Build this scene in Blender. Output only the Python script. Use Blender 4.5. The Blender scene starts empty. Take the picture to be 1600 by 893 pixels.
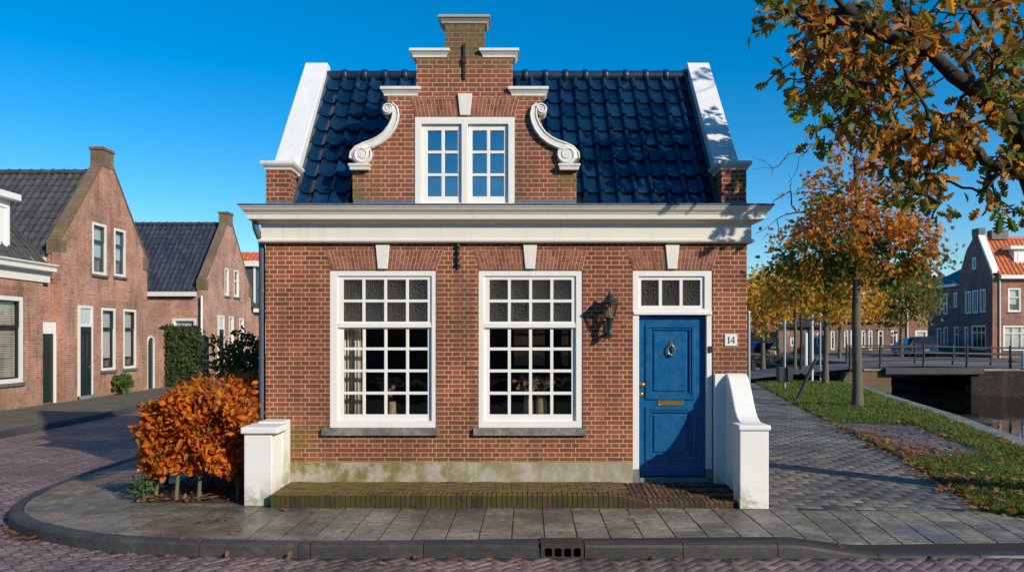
import bpy, bmesh, math, random
import numpy as np
from mathutils import Vector, Matrix
from mathutils.geometry import tessellate_polygon

random.seed(7)
rng = np.random.default_rng(7)
S = bpy.context.scene
COL = S.collection
PI = math.pi
H = 2.03            # eye height above the pavement
F = 1200.0          # focal length in photo pixels
HY = 527.0          # horizon row


def fx(px, Y=10.0): return (px - 800.0) * Y / F
def fz(py, Y=10.0): return H + (HY - py) * Y / F
def sstep(a, b, x):
    t = min(1.0, max(0.0, (x - a) / (b - a)))
    return t * t * (3 - 2 * t)


# ------------------------------------------------------------------ objects
def tag(o, label=None, cat=None, group=None, kind=None):
    if label: o['label'] = label
    if cat: o['category'] = cat
    if group: o['group'] = group
    if kind: o['kind'] = kind
    return o


def thing(name, loc, label, cat, group=None):
    o = bpy.data.objects.new(name, None)
    o.empty_display_size = 0.1
    COL.objects.link(o)
    o.location = loc
    return tag(o, label, cat, group)


def wloc(o):
    v = Vector((0, 0, 0))
    while o is not None:
        v += Vector(o.location)
        o = o.parent
    return v


def copy_tree(o, parent=None):
    c = o.copy()
    COL.objects.link(c)
    if parent: c.parent = parent
    for ch in list(o.children):
        copy_tree(ch, c)
    return c


class Fr:
    """a local frame: u along the wall, v up, w outwards"""
    def __init__(s, o, U, W, V=(0, 0, 1)):
        s.o, s.U, s.V, s.W = Vector(o), Vector(U), Vector(V), Vector(W)
    def p(s, u, v, w): return s.o + s.U * u + s.V * v + s.W * w


WORLD = Fr((0, 0, 0), (1, 0, 0), (0, 1, 0))
def front(Y): return Fr((0, Y, 0), (1, 0, 0), (0, -1, 0))
def east(X): return Fr((X, 0, 0), (0, 1, 0), (1, 0, 0))
def west(X): return Fr((X, 0, 0), (0, 1, 0), (-1, 0, 0))


class MB:
    def __init__(s):
        s.v, s.f, s.sm = [], [], []

    def add(s, vs, fs, smooth=False):
        b = len(s.v)
        s.v.extend(Vector(q) for q in vs)
        for f in fs:
            s.f.append([b + i for i in f]); s.sm.append(smooth)
        return s

    def box(s, x0, x1, y0, y1, z0, z1):
        return s.fbox(WORLD, x0, x1, z0, z1, y0, y1)

    def fbox(s, fr, u0, u1, v0, v1, w0, w1):
        vs = [fr.p(u, v, w) for w in (w0, w1) for v in (v0, v1) for u in (u0, u1)]
        return s.add(vs, [(0, 1, 3, 2), (4, 6, 7, 5), (0, 4, 5, 1), (2, 3, 7, 6), (0, 2, 6, 4), (1, 5, 7, 3)])

    def plate(s, fr, outline, holes=(), w0=0.0, w1=0.1):
        loops = [list(outline)] + [list(h) for h in holes]
        flat = [p for l in loops for p in l]
        tris = tessellate_polygon([[Vector((p[0], p[1], 0)) for p in l] for l in loops])
        n = len(flat)
        vs = [fr.p(u, v, w1) for u, v in flat] + [fr.p(u, v, w0) for u, v in flat]
        fs = [tuple(t) for t in tris] + [tuple(n + i for i in reversed(t)) for t in tris]
        b = 0
        for l in loops:
            m = len(l)
            for i in range(m):
                j = (i + 1) % m
                fs.append((b + i, b + j, n + b + j, n + b + i))
            b += m
        return s.add(vs, fs)

    def tube(s, pts, r, n=8, caps=True, smooth=True):
        pts = [Vector(p) for p in pts]
        rr = r if isinstance(r, (list, tuple)) else [r] * len(pts)
        rings = []
        up = None
        for i, p in enumerate(pts):
            d = (pts[min(i + 1, len(pts) - 1)] - pts[max(i - 1, 0)]).normalized()
            if up is None or abs(up.dot(d)) > 0.98:
                up = Vector((0, 0, 1)) if abs(d.z) < 0.9 else Vector((1, 0, 0))
            a = d.cross(up).normalized(); b = a.cross(d).normalized(); up = b
            rings.append([p + (a * math.cos(2 * PI * k / n) + b * math.sin(2 * PI * k / n)) * rr[i] for k in range(n)])
        vs = [q for ring in rings for q in ring]
        fs = []
        for i in range(len(pts) - 1):
            for k in range(n):
                k2 = (k + 1) % n
                fs.append((i * n + k, i * n + k2, (i + 1) * n + k2, (i + 1) * n + k))
        s.add(vs, fs, smooth)
        if caps:
            s.add(rings[0], [tuple(range(n))]); s.add(rings[-1], [tuple(range(n))])
        return s

    def lathe(s, c, prof, n=16, smooth=True, fr=None, rot=0.0):
        c = Vector(c)
        vs = []
        for r, z in prof:
            for k in range(n):
                a = 2 * PI * k / n + rot
                q = Vector((r * math.cos(a), r * math.sin(a), z))
                if fr: q = fr.U * q.x + fr.V * q.y + fr.W * q.z
                vs.append(c + q)
        fs = []
        for i in range(len(prof) - 1):
            for k in range(n):
                k2 = (k + 1) % n
                fs.append((i * n + k, i * n + k2, (i + 1) * n + k2, (i + 1) * n + k))
        s.add(vs, fs, smooth)
        for i in (0, len(prof) - 1):
            if prof[i][0] > 1e-4:
                s.add(vs[i * n:(i + 1) * n], [tuple(range(n))])
        return s

    def sweep(s, path, prof, closed=False, smooth=False):
        """profile (p outward, z) swept along a plan path with mitred corners; outward = right of travel"""
        P = [Vector((p[0], p[1])) for p in path]
        m = len(P)
        vs = []
        for i in range(m):
            d0 = (P[i] - P[i - 1]).normalized() if (closed or i > 0) else None
            d1 = (P[(i + 1) % m] - P[i]).normalized() if (closed or i < m - 1) else None
            d0 = d0 or d1; d1 = d1 or d0
            n0 = Vector((d0.y, -d0.x)); n1 = Vector((d1.y, -d1.x))
            b = (n0 + n1).normalized()
            k = 1.0 / max(0.3, b.dot(n0))
            for (o, z) in prof:
                q = P[i] + b * (o * k)
                vs.append((q.x, q.y, z))
        np_ = len(prof)
        fs = []
        for i in range(m if closed else m - 1):
            j = (i + 1) % m
            for k in range(np_ - 1):
                fs.append((i * np_ + k, j * np_ + k, j * np_ + k + 1, i * np_ + k + 1))
        if closed:
            fs.append(tuple(i * np_ for i in range(m)))
            fs.append(tuple(i * np_ + np_ - 1 for i in range(m)))
        else:
            fs.append(tuple(range(np_)))
            fs.append(tuple((m - 1) * np_ + k for k in range(np_)))
        return s.add(vs, fs, smooth)

    def cap(s, x0, x1, y0, y1, prof):
        return s.sweep([(x0, y0), (x1, y0), (x1, y1), (x0, y1)], prof, closed=True)

    def build(s, name, mat, parent=None, bevel=0.0, recalc=True, seg=1, origin=None):
        bm = bmesh.new()
        bv = [bm.verts.new(q) for q in s.v]
        for f, sm in zip(s.f, s.sm):
            try:
                fa = bm.faces.new([bv[i] for i in f])
                fa.smooth = sm
            except ValueError:
                pass
        if recalc: bmesh.ops.recalc_face_normals(bm, faces=bm.faces[:])
        if bevel > 0:
            bmesh.ops.remove_doubles(bm, verts=bm.verts[:], dist=1e-6)
            ed = [e for e in bm.edges if len(e.link_faces) == 2 and e.calc_face_angle(0) > 0.5]
            bmesh.ops.bevel(bm, geom=ed, offset=bevel, segments=seg, affect='EDGES', profile=0.5, clamp_overlap=True)
        uv = bm.loops.layers.uv.new('UVMap')
        for fa in bm.faces:
            n = fa.normal
            ax, ay, az = abs(n.x), abs(n.y), abs(n.z)
            for l in fa.loops:
                c = l.vert.co
                if az > ax and az > ay: l[uv].uv = (c.x, c.y)
                elif ay >= ax: l[uv].uv = (c.x, c.z)
                else: l[uv].uv = (c.y, c.z)
        if parent is not None:
            base = wloc(parent)
        elif origin is not None:
            base = Vector(origin)
        else:
            xs = [q.co for q in bm.verts]
            base = Vector((sum(q.x for q in xs) / len(xs), sum(q.y for q in xs) / len(xs), min(q.z for q in xs)))
        bmesh.ops.translate(bm, verts=bm.verts[:], vec=-base)
        me = bpy.data.meshes.new(name)
        bm.to_mesh(me); bm.free()
        me.materials.append(mat)
        o = bpy.data.objects.new(name, me)
        COL.objects.link(o)
        if parent is not None: o.parent = parent
        else: o.location = base
        return o


def np_mesh(name, V, face_list, mat, parent=None, smooth=False, loc=None):
    """V: (n,3) array; face_list: list of (m,k) index arrays"""
    me = bpy.data.meshes.new(name)
    base = np.array(wloc(parent)) if parent is not None else np.array(loc if loc is not None else (0, 0, 0), float)
    V = V - base
    me.vertices.add(len(V)); me.vertices.foreach_set('co', V.astype(np.float32).ravel())
    tot = np.concatenate([np.full(len(f), f.shape[1], np.int32) for f in face_list])
    idx = np.concatenate([f.ravel() for f in face_list]).astype(np.int32)
    st = np.concatenate([[0], np.cumsum(tot)[:-1]]).astype(np.int32)
    me.loops.add(len(idx)); me.loops.foreach_set('vertex_index', idx)
    me.polygons.add(len(tot)); me.polygons.foreach_set('loop_start', st); me.polygons.foreach_set('loop_total', tot)
    if smooth: me.polygons.foreach_set('use_smooth', np.ones(len(tot), bool))
    me.update(calc_edges=True); me.validate()
    me.materials.append(mat)
    o = bpy.data.objects.new(name, me)
    COL.objects.link(o)
    if parent is not None: o.parent = parent
    else: o.location = base
    return o


# ------------------------------------------------------------------ materials
def N(nt, t, ins=None, **props):
    n = nt.nodes.new(t)
    for k, v in props.items(): setattr(n, k, v)
    for k, v in (ins or {}).items():
        s = n.inputs[k]
        if isinstance(v, bpy.types.NodeSocket): nt.links.new(v, s)
        else: s.default_value = v
    return n


def col(c): return (c[0], c[1], c[2], 1.0)


def mixc(nt, f, a, b, blend='MIX'):
    n = nt.nodes.new('ShaderNodeMix'); n.data_type = 'RGBA'; n.blend_type = blend
    for i, v in ((0, f), (6, a), (7, b)):
        if isinstance(v, bpy.types.NodeSocket): nt.links.new(v, n.inputs[i])
        else: n.inputs[i].default_value = v if i == 0 else col(v)
    return n.outputs[2]


def mth(nt, op, a, b=0.0, c=None):
    ins = {0: a, 1: b}
    if c is not None: ins[2] = c
    return N(nt, 'ShaderNodeMath', ins, operation=op).outputs[0]


def maprange(nt, v, a, b, c=0.0, d=1.0, smooth=True):
    return N(nt, 'ShaderNodeMapRange', {'Value': v, 'From Min': a, 'From Max': b, 'To Min': c, 'To Max': d},
             interpolation_type='SMOOTHSTEP' if smooth else 'LINEAR').outputs[0]


def noise(nt, scale, detail=3.0, rough=0.55, vec=None, dist=0.0):
    ins = {'Scale': scale, 'Detail': detail, 'Roughness': rough, 'Distortion': dist}
    if vec is not None: ins['Vector'] = vec
    return N(nt, 'ShaderNodeTexNoise', ins).outputs['Fac']


def pos(nt): return N(nt, 'ShaderNodeNewGeometry').outputs['Position']
def island(nt): return N(nt, 'ShaderNodeNewGeometry').outputs['Random Per Island']


def ramp(nt, f, stops, interp='LINEAR'):
    n = N(nt, 'ShaderNodeValToRGB', {0: f})
    r = n.color_ramp; r.interpolation = interp
    while len(r.elements) < len(stops): r.elements.new(0.5)
    for e, (p, c) in zip(r.elements, stops): e.position = p; e.color = col(c)
    return n.outputs[0]


def bump(nt, h, strength=0.5, dist=0.01, normal=None):
    ins = {'Height': h, 'Strength': strength, 'Distance': dist}
    if normal is not None: ins['Normal'] = normal
    return N(nt, 'ShaderNodeBump', ins).outputs[0]


def newmat(name):
    m = bpy.data.materials.new(name); m.use_nodes = True
    nt = m.node_tree; nt.nodes.clear()
    out = nt.nodes.new('ShaderNodeOutputMaterial')
    b = nt.nodes.new('ShaderNodeBsdfPrincipled')
    nt.links.new(b.outputs[0], out.inputs[0])
    return m, nt, b, out


def setp(nt, b, **kw):
    names = dict(c='Base Color', r='Roughness', n='Normal', s='Specular IOR Level', m='Metallic', coat='Coat Weight', t='Transmission Weight', ior='IOR', coatr='Coat Roughness')
    for k, v in kw.items():
        i = b.inputs[names[k]]
        if isinstance(v, bpy.types.NodeSocket): nt.links.new(v, i)
        else: i.default_value = col(v) if k == 'c' else v


def paint(name, c, r=0.45, var=0.12, scale=6.0, bmp=0.15, dirt=None, m=0.0, s=0.5, streak=0.0):
    M, nt, b, out = newmat(name)
    p = pos(nt)
    f = noise(nt, scale, 5, 0.6, p)
    cc = mixc(nt, f, tuple(x * (1 - var) for x in c), tuple(min(1, x * (1 + var * .6)) for x in c))
    if dirt:
        d = maprange(nt, noise(nt, scale * 2.3, 6, 0.7, p), 0.55, 0.78)
        cc = mixc(nt, mth(nt, 'MULTIPLY', d, 0.45), cc, dirt)
    if streak:
        mp = N(nt, 'ShaderNodeMapping', {'Vector': p, 'Scale': (11.0, 11.0, 0.8)}).outputs[0]
        a = mth(nt, 'MULTIPLY', maprange(nt, noise(nt, 1.0, 5, 0.65, mp), 0.50, 0.75), streak)
        cc = mixc(nt, a, cc, (0.30, 0.27, 0.21))
        sp = mth(nt, 'MULTIPLY', maprange(nt, noise(nt, 30.0, 4, 0.65, p), 0.64, 0.74), streak)
        cc = mixc(nt, sp, cc, (0.22, 0.21, 0.17))
    rr = maprange(nt, noise(nt, scale * 3, 3, 0.5, p), 0.3, 0.7, max(0.02, r - 0.1), r + 0.1)
    setp(nt, b, c=cc, r=rr, n=bump(nt, noise(nt, scale * 12, 4, 0.6, p), bmp, 0.004), m=m, s=s)
    return M


def brick(name, c1, c2, mortar, bw=0.207, rh=0.0595, ms=0.0055, wear=(0.14, 0.06, 0.045), algae=None, bmp=0.6, squash=0.5, light=None):
    """algae(nt, pos) -> mask socket"""
    M, nt, b, out = newmat(name)
    p = pos(nt)
    uv = N(nt, 'ShaderNodeTexCoord').outputs['UV']
    jig = N(nt, 'ShaderNodeTexNoise', {'Vector': uv, 'Scale': 9.0, 'Detail': 2.0})
    off = N(nt, 'ShaderNodeVectorMath', {0: jig.outputs['Color'], 1: (0.5, 0.5, 0.5)}, operation='SUBTRACT').outputs[0]
    off = N(nt, 'ShaderNodeVectorMath', {0: off, 'Scale': 0.006}, operation='SCALE').outputs[0]
    uv2 = N(nt, 'ShaderNodeVectorMath', {0: uv, 1: off}, operation='ADD').outputs[0]
    t = N(nt, 'ShaderNodeTexBrick', {'Vector': uv2, 'Color1': col(c1), 'Color2': col(c2), 'Mortar': col(mortar), 'Scale': 1.0,
                                     'Mortar Size': ms, 'Mortar Smooth': 0.25, 'Bias': 0.0, 'Brick Width': bw, 'Row Height': rh},
          offset=0.5, offset_frequency=2, squash=squash, squash_frequency=2)
    fac = t.outputs['Fac']
    # a second brick grid value to spread the tone of single bricks further
    t2 = N(nt, 'ShaderNodeTexBrick', {'Vector': uv2, 'Color1': col((0, 0, 0)), 'Color2': col((1, 1, 1)), 'Mortar': col((.5, .5, .5)), 'Scale': 1.0,
                                      'Mortar Size': 0.0, 'Mortar Smooth': 0.0, 'Bias': 0.0, 'Brick Width': bw, 'Row Height': rh},
           offset=0.5, offset_frequency=2, squash=squash, squash_frequency=2)
    burnt = maprange(nt, mth(nt, 'ADD', t2.outputs['Color'], mth(nt, 'MULTIPLY', noise(nt, 1.3, 2, 0.5, p), 0.5)), 1.05, 1.3)
    notm = mth(nt, 'SUBTRACT', 1.0, fac)
    c = mixc(nt, mth(nt, 'MULTIPLY', mth(nt, 'MULTIPLY', burnt, notm), 0.55), t.outputs['Color'], wear)
    if light:
        li = maprange(nt, mth(nt, 'ADD', t2.outputs['Color'], mth(nt, 'MULTIPLY', noise(nt, 2.1, 2, 0.5, p), 0.5)), 0.42, 0.2)
        c = mixc(nt, mth(nt, 'MULTIPLY', mth(nt, 'MULTIPLY', li, notm), 0.5), c, light)
    grain = noise(nt, 90.0, 4, 0.7, p)
    c = mixc(nt, 0.35, c, mixc(nt, grain, (0.45, 0.45, 0.45), (1.4, 1.4, 1.4)), 'MULTIPLY')
    big = maprange(nt, noise(nt, 1.1, 4, 0.6, p), 0.35, 0.7, 0.80, 1.16)
    c = mixc(nt, 1.0, c, N(nt, 'ShaderNodeCombineColor', {0: big, 1: big, 2: big}).outputs[0], 'MULTIPLY')
    mps = N(nt, 'ShaderNodeMapping', {'Vector': p, 'Scale': (2.6, 2.6, 0.45)}).outputs[0]
    run = mth(nt, 'MULTIPLY', maprange(nt, noise(nt, 1.0, 5, 0.65, mps), 0.47, 0.70), 0.42)
    c = mixc(nt, run, c, (0.085, 0.05, 0.035))
    soot = mth(nt, 'MULTIPLY', maprange(nt, noise(nt, 3.2, 6, 0.7, p), 0.56, 0.72), 0.35)
    c = mixc(nt, soot, c, (0.10, 0.065, 0.05))
    if algae:
        c = mixc(nt, algae(nt, p), c, (0.135, 0.115, 0.028))
    h = mth(nt, 'ADD', mth(nt, 'MULTIPLY', notm, 1.0), mth(nt, 'MULTIPLY', grain, 0.35))
    setp(nt, b, c=c, r=0.85, n=bump(nt, h, bmp, 0.006), s=0.3)
    return M


def glassmat(name, tint=(0.85, 0.9, 0.9), refl=0.08, rough=0.0, textured=False, alpha=1.0):
    M, nt, b, out = newmat(name)
    nt.nodes.remove(b)
    tr = N(nt, 'ShaderNodeBsdfTransparent', {'Color': col(tint)})
    gl = N(nt, 'ShaderNodeBsdfGlossy', {'Color': col((1, 1, 1)), 'Roughness': rough})
    p = pos(nt)
    if textured:
        v = N(nt, 'ShaderNodeTexVoronoi', {'Vector': p, 'Scale': 42.0}).outputs['Distance']
        gl.inputs['Roughness'].default_value = 0.08
        nt.links.new(bump(nt, v, 1.0, 0.06), gl.inputs['Normal'])
    else:
        nt.links.new(bump(nt, noise(nt, 3.2, 2, 0.45, p), 0.16, 0.02), gl.inputs['Normal'])
    bf = N(nt, 'ShaderNodeNewGeometry').outputs['Backfacing']
    fr = N(nt, 'ShaderNodeFresnel', {'IOR': mth(nt, 'SUBTRACT', 1.5, mth(nt, 'MULTIPLY', bf, 1.5 - 1 / 1.5))}).outputs[0]
    f = mth(nt, 'MAXIMUM', mth(nt, 'MULTIPLY', fr, refl / 0.04), 0.0)
    f = mth(nt, 'MINIMUM', f, 1.0)
    mx = N(nt, 'ShaderNodeMixShader', {0: f, 1: tr.outputs[0], 2: gl.outputs[0]})
    res = mx.outputs[0]
    if textured:
        df = N(nt, 'ShaderNodeBsdfDiffuse', {'Color': col((0.010, 0.0095, 0.008))})
        res = N(nt, 'ShaderNodeMixShader', {0: 0.36, 1: res, 2: N(nt, 'ShaderNodeMixShader', {0: 0.045, 1: df.outputs[0], 2: gl.outputs[0]}).outputs[0]}).outputs[0]
    nt.links.new(res, out.inputs[0])
    return M


def leafmat(name, stops, trans=0.45, green=None, gscale=0.6, glo=0.52, ghi=0.66, zband=None, rough=0.55):
    M, nt, b, out = newmat(name)
    isl = island(nt)
    c = ramp(nt, isl, stops)
    p = pos(nt)
    if green:
        f = noise(nt, gscale, 3, 0.5, p)
        if zband:
            z = N(nt, 'ShaderNodeSeparateXYZ', {0: p}).outputs[2]
            f = mth(nt, 'ADD', f, maprange(nt, z, zband[0], zband[1], zband[2], 0.0))
        f = mth(nt, 'ADD', f, mth(nt, 'MULTIPLY', mth(nt, 'SUBTRACT', N(nt, 'ShaderNodeTexWhiteNoise', {'W': isl}, noise_dimensions='1D').outputs['Value'], 0.5), 0.16))
        c = mixc(nt, maprange(nt, f, glo, ghi), c, green)
    blot = noise(nt, 26.0, 3, 0.6, p)
    c = mixc(nt, 0.4, c, mixc(nt, blot, (0.5, 0.45, 0.4), (1.35, 1.35, 1.3)), 'MULTIPLY')
    setp(nt, b, c=c, r=rough, s=0.3)
    tl = N(nt, 'ShaderNodeBsdfTranslucent', {'Color': mixc(nt, 1.0, c, (1.5, 1.5, 1.3), 'MULTIPLY')})
    mx = N(nt, 'ShaderNodeMixShader', {0: trans, 1: b.outputs[0], 2: tl.outputs[0]})
    nt.links.new(mx.outputs[0], out.inputs[0])
    return M


def stonemat(name, stops, rough=0.75, wet=0.0, moss=None, mossamt=0.5, grain=60.0, bmp=0.3, dark=0.35, gl=0.6, band=None):
    """pavers: tone per stone, grain, damp patches, moss"""
    M, nt, b, out = newmat(name)
    p = pos(nt)
    c = ramp(nt, island(nt), stops)
    g = noise(nt, grain, 5, 0.7, p)
    c = mixc(nt, 0.55, c, mixc(nt, g, (0.4, 0.4, 0.4), (1.5, 1.5, 1.5)), 'MULTIPLY')
    md = noise(nt, 13.0, 5, 0.7, p)
    c = mixc(nt, 0.8, c, mixc(nt, maprange(nt, md, .3, .7), (0.55, 0.54, 0.52), (1.45, 1.44, 1.42)), 'MULTIPLY')
    st = maprange(nt, noise(nt, 1.6, 5, 0.65, p), 0.42, 0.68)
    c = mixc(nt, mth(nt, 'MULTIPLY', st, dark), c, (0.03, 0.028, 0.026))
    if moss:
        mm = maprange(nt, noise(nt, 2.6, 6, 0.75, p), 0.56, 0.74)
        c = mixc(nt, mth(nt, 'MULTIPLY', mm, mossamt), c, moss)
    if band:
        y = N(nt, 'ShaderNodeSeparateXYZ', {0: p}).outputs[1]
        bm_ = mth(nt, 'MULTIPLY', maprange(nt, mth(nt, 'ADD', y, mth(nt, 'MULTIPLY', noise(nt, 2.0, 5, .65, p), 1.1)), band[0], band[1]), maprange(nt, noise(nt, 5.0, 5, .7, p), .35, .62))
        c = mixc(nt, mth(nt, 'MULTIPLY', bm_, .75), c, (0.085, 0.075, 0.022))
    r = rough
    if wet > 0:
        w = maprange(nt, noise(nt, 0.75, 4, 0.6, p), 0.42, 0.66)
        r = maprange(nt, w, 0.0, 1.0, rough, rough - wet)
        c = mixc(nt, mth(nt, 'MULTIPLY', w, 0.55), c, (0.045, 0.040, 0.034))
    setp(nt, b, c=c, r=r, n=bump(nt, g, bmp, 0.004), s=0.45)
    return M


def algae_facade(nt, p):
    sp = N(nt, 'ShaderNodeSeparateXYZ', {0: p})
    x, z = sp.outputs[0], sp.outputs[2]
    gx = maprange(nt, x, -2.25, -3.0, 0.12, 1.0)
    gz = maprange(nt, z, 1.35, 0.45, 0.0, 1.0)
    n = maprange(nt, noise(nt, 2.4, 5, 0.65, p), 0.3, 0.62)
    low = mth(nt, 'MULTIPLY', mth(nt, 'MULTIPLY', gx, gz), n)
    return mth(nt, 'MINIMUM', mth(nt, 'MULTIPLY', low, 1.0), 0.8)


def algae_gable(nt, p):
    sp = N(nt, 'ShaderNodeSeparateXYZ', {0: p})
    x, z = sp.outputs[0], sp.outputs[2]
    d = mth(nt, 'ABSOLUTE', mth(nt, 'SUBTRACT', x, fx(726)))
    gx = maprange(nt, d, 0.95, 1.4, 0.0, 1.0)
    gz = maprange(nt, z, 4.7, 4.0, 0.0, 1.0)
    n = maprange(nt, noise(nt, 3.0, 5, 0.65, p), 0.36, 0.62)
    a = mth(nt, 'MULTIPLY', mth(nt, 'MULTIPLY', gx, gz), n)
    top = mth(nt, 'MULTIPLY', maprange(nt, z, 5.45, 5.85, 0.0, 0.75), maprange(nt, noise(nt, 5.0, 5, 0.65, p), 0.3, 0.55))
    return mth(nt, 'MINIMUM', mth(nt, 'MAXIMUM', mth(nt, 'MULTIPLY', a, 0.8), top), 0.85)


def algae_all(amount, lo=0.35, hi=0.6, sc=4.0):
    def f(nt, p): return mth(nt, 'MULTIPLY', maprange(nt, noise(nt, sc, 5, 0.65, p), lo, hi), amount)
    return f


def algae_base(z0, z1, amount=0.6):
    def f(nt, p):
        z = N(nt, 'ShaderNodeSeparateXYZ', {0: p}).outputs[2]
        return mth(nt, 'MULTIPLY', mth(nt, 'MULTIPLY', maprange(nt, z, z1, z0), maprange(nt, noise(nt, 2.0, 5, 0.65, p), 0.3, 0.6)), amount)
    return f


def render_wall(name, c, ztop, amount=0.6, colr=(0.20, 0.19, 0.06), streak=True, thr=(0.42, 0.62)):
    """painted render with algae creeping up from the ground and thin streaks"""
    M, nt, b, out = newmat(name)
    p = pos(nt)
    z = N(nt, 'ShaderNodeSeparateXYZ', {0: p}).outputs[2]
    n1 = maprange(nt, noise(nt, 5.0, 6, 0.7, p), thr[0], thr[1])
    a = mth(nt, 'MULTIPLY', mth(nt, 'MULTIPLY', maprange(nt, z, ztop, 0.0, 0.0, 1.0), n1), amount)
    cc = mixc(nt, noise(nt, 3.0, 4, 0.6, p), tuple(x * 0.9 for x in c), c)
    if streak:
        mp = N(nt, 'ShaderNodeMapping', {'Vector': p, 'Scale': (14.0, 14.0, 0.9)}).outputs[0]
        s_ = mth(nt, 'MULTIPLY', maprange(nt, noise(nt, 1.0, 4, 0.6, mp), 0.58, 0.78), 0.22)
        cc = mixc(nt, s_, cc, (0.33, 0.31, 0.24))
    cc = mixc(nt, a, cc, colr)
    sp = mth(nt, 'MULTIPLY', maprange(nt, noise(nt, 40.0, 3, 0.6, p), 0.68, 0.76), 0.4)
    cc = mixc(nt, sp, cc, (0.25, 0.24, 0.2))
    setp(nt, b, c=cc, r=0.7, n=bump(nt, noise(nt, 35.0, 5, 0.65, p), 0.25, 0.006), s=0.3)
    return M

# ------------------------------------------------------------------ shared materials
WHITE = paint('white_paint', (0.79, 0.765, 0.715), 0.38, 0.06, 4.0, 0.08, streak=.10)
WHITE_OLD = paint('cream_paint', (0.72, 0.69, 0.62), 0.5, 0.08, 3.0, 0.1, dirt=(0.4, 0.36, 0.28))
CORNICE = paint('cornice_paint', (0.71, 0.66, 0.575), 0.5, 0.06, 2.0, 0.06, streak=.22)
STONE_W = paint('white_stone', (0.73, 0.70, 0.64), 0.6, 0.10, 7.0, 0.15, dirt=(0.42, 0.40, 0.33), streak=.35)
COPING = paint('coping_render', (0.74, 0.735, 0.715), .7, .10, 2.2, .3, dirt=(0.40, 0.39, 0.36), streak=.25)
RENDER = render_wall('white_render', (0.80, 0.785, 0.75), 0.42, 0.75)
RENDER_ALGAE = render_wall('mossy_white_render', (0.80, 0.78, 0.72), 1.0, 0.85, colr=(0.26, 0.25, 0.07), thr=(0.38, 0.6))
LEAD = paint('lead', (0.15, 0.165, 0.19), 0.5, 0.25, 5.0, 0.2, dirt=(0.38, 0.39, 0.38), m=0.2)
PIPE = paint('zinc_pipe', (0.10, 0.125, 0.16), 0.45, 0.15, 6.0, 0.1, m=0.2)
BLUE = paint('blue_door_paint', (0.004, 0.095, 0.24), 0.32, 0.1, 3.0, 0.05)
BRASS = paint('brass', (0.42, 0.29, 0.11), 0.35, 0.25, 40.0, 0.2, m=0.85)
IRON = paint('black_iron', (0.02, 0.021, 0.023), 0.5, 0.3, 20.0, 0.3)
IRON_G = paint('dark_green_black_iron', (0.016, 0.026, 0.028), 0.4, 0.3, 20.0, 0.2)
GRANITE = stonemat('grey_granite', [(0, (0.19, 0.185, 0.175)), (1, (0.23, 0.225, 0.21))], 0.7, grain=140.0, dark=0.45)
BR1, BR2, MORT = (0.285, 0.082, 0.037), (0.180, 0.050, 0.022), (0.58, 0.40, 0.25)
BRICK = brick('red_brick_cream_joints', BR1, BR2, MORT, algae=algae_facade, light=(0.36, 0.125, 0.062))
BRICK_G = brick('gable_brick', BR1, (0.20, 0.066, 0.042), MORT, algae=algae_gable, light=(0.36, 0.125, 0.062))
BRICK_MOSS = brick('mossy_brick', (0.24, 0.10, 0.06), (0.15, 0.065, 0.04), (0.34, 0.30, 0.2), algae=algae_all(0.75), wear=(0.09, 0.06, 0.04))
ARCHB = stonemat('arch_brick', [(0, (0.21, 0.060, 0.033)), (0.5, (0.28, 0.086, 0.046)), (1, (0.33, 0.115, 0.066))], 0.85, grain=90.0, dark=0.25)
MORTAR = paint('mortar', (0.60, 0.45, 0.31), 0.9, 0.15, 30.0, 0.4)
GLASS = glassmat('window_glass', (0.955, 0.965, 0.96), 0.035)
GLASS_SKY = glassmat('reflective_glass', (0.7, 0.76, 0.8), 0.26)
GLASS_OBS = glassmat('obscured_glass', (0.75, 0.72, 0.66), 0.16, textured=True)
GLASS_LAMP = glassmat('lamp_glass', (0.75, 0.68, 0.5), 0.10)
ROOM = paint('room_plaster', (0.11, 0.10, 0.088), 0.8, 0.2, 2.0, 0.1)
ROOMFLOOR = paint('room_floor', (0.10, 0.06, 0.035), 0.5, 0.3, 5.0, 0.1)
CURTAIN = paint('cream_curtain', (0.70, 0.62, 0.50), 0.9, 0.1, 20.0, 0.3)


def plinth_mat():
    M, nt, b, out = newmat('mossy_plinth')
    p = pos(nt)
    c = mixc(nt, noise(nt, 4.0, 5, 0.65, p), (0.27, 0.235, 0.16), (0.54, 0.50, 0.42))
    mp = N(nt, 'ShaderNodeMapping', {'Vector': p, 'Scale': (1.2, 1.2, 1.0)}).outputs[0]
    a = maprange(nt, noise(nt, 3.0, 6, 0.7, mp), 0.37, 0.60)
    x = N(nt, 'ShaderNodeSeparateXYZ', {0: p}).outputs[0]
    a = mth(nt, 'MULTIPLY', a, maprange(nt, x, 1.3, -2.4, 0.5, 0.95))
    c = mixc(nt, a, c, (0.165, 0.135, 0.025))
    d = maprange(nt, noise(nt, 6.0, 6, 0.7, p), 0.58, 0.75)
    c = mixc(nt, mth(nt, 'MULTIPLY', d, 0.5), c, (0.07, 0.075, 0.03))
    setp(nt, b, c=c, r=0.85, n=bump(nt, noise(nt, 40.0, 5, 0.65, p), 0.4, 0.008), s=0.3)
    return M
PLINTH = plinth_mat()


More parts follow.
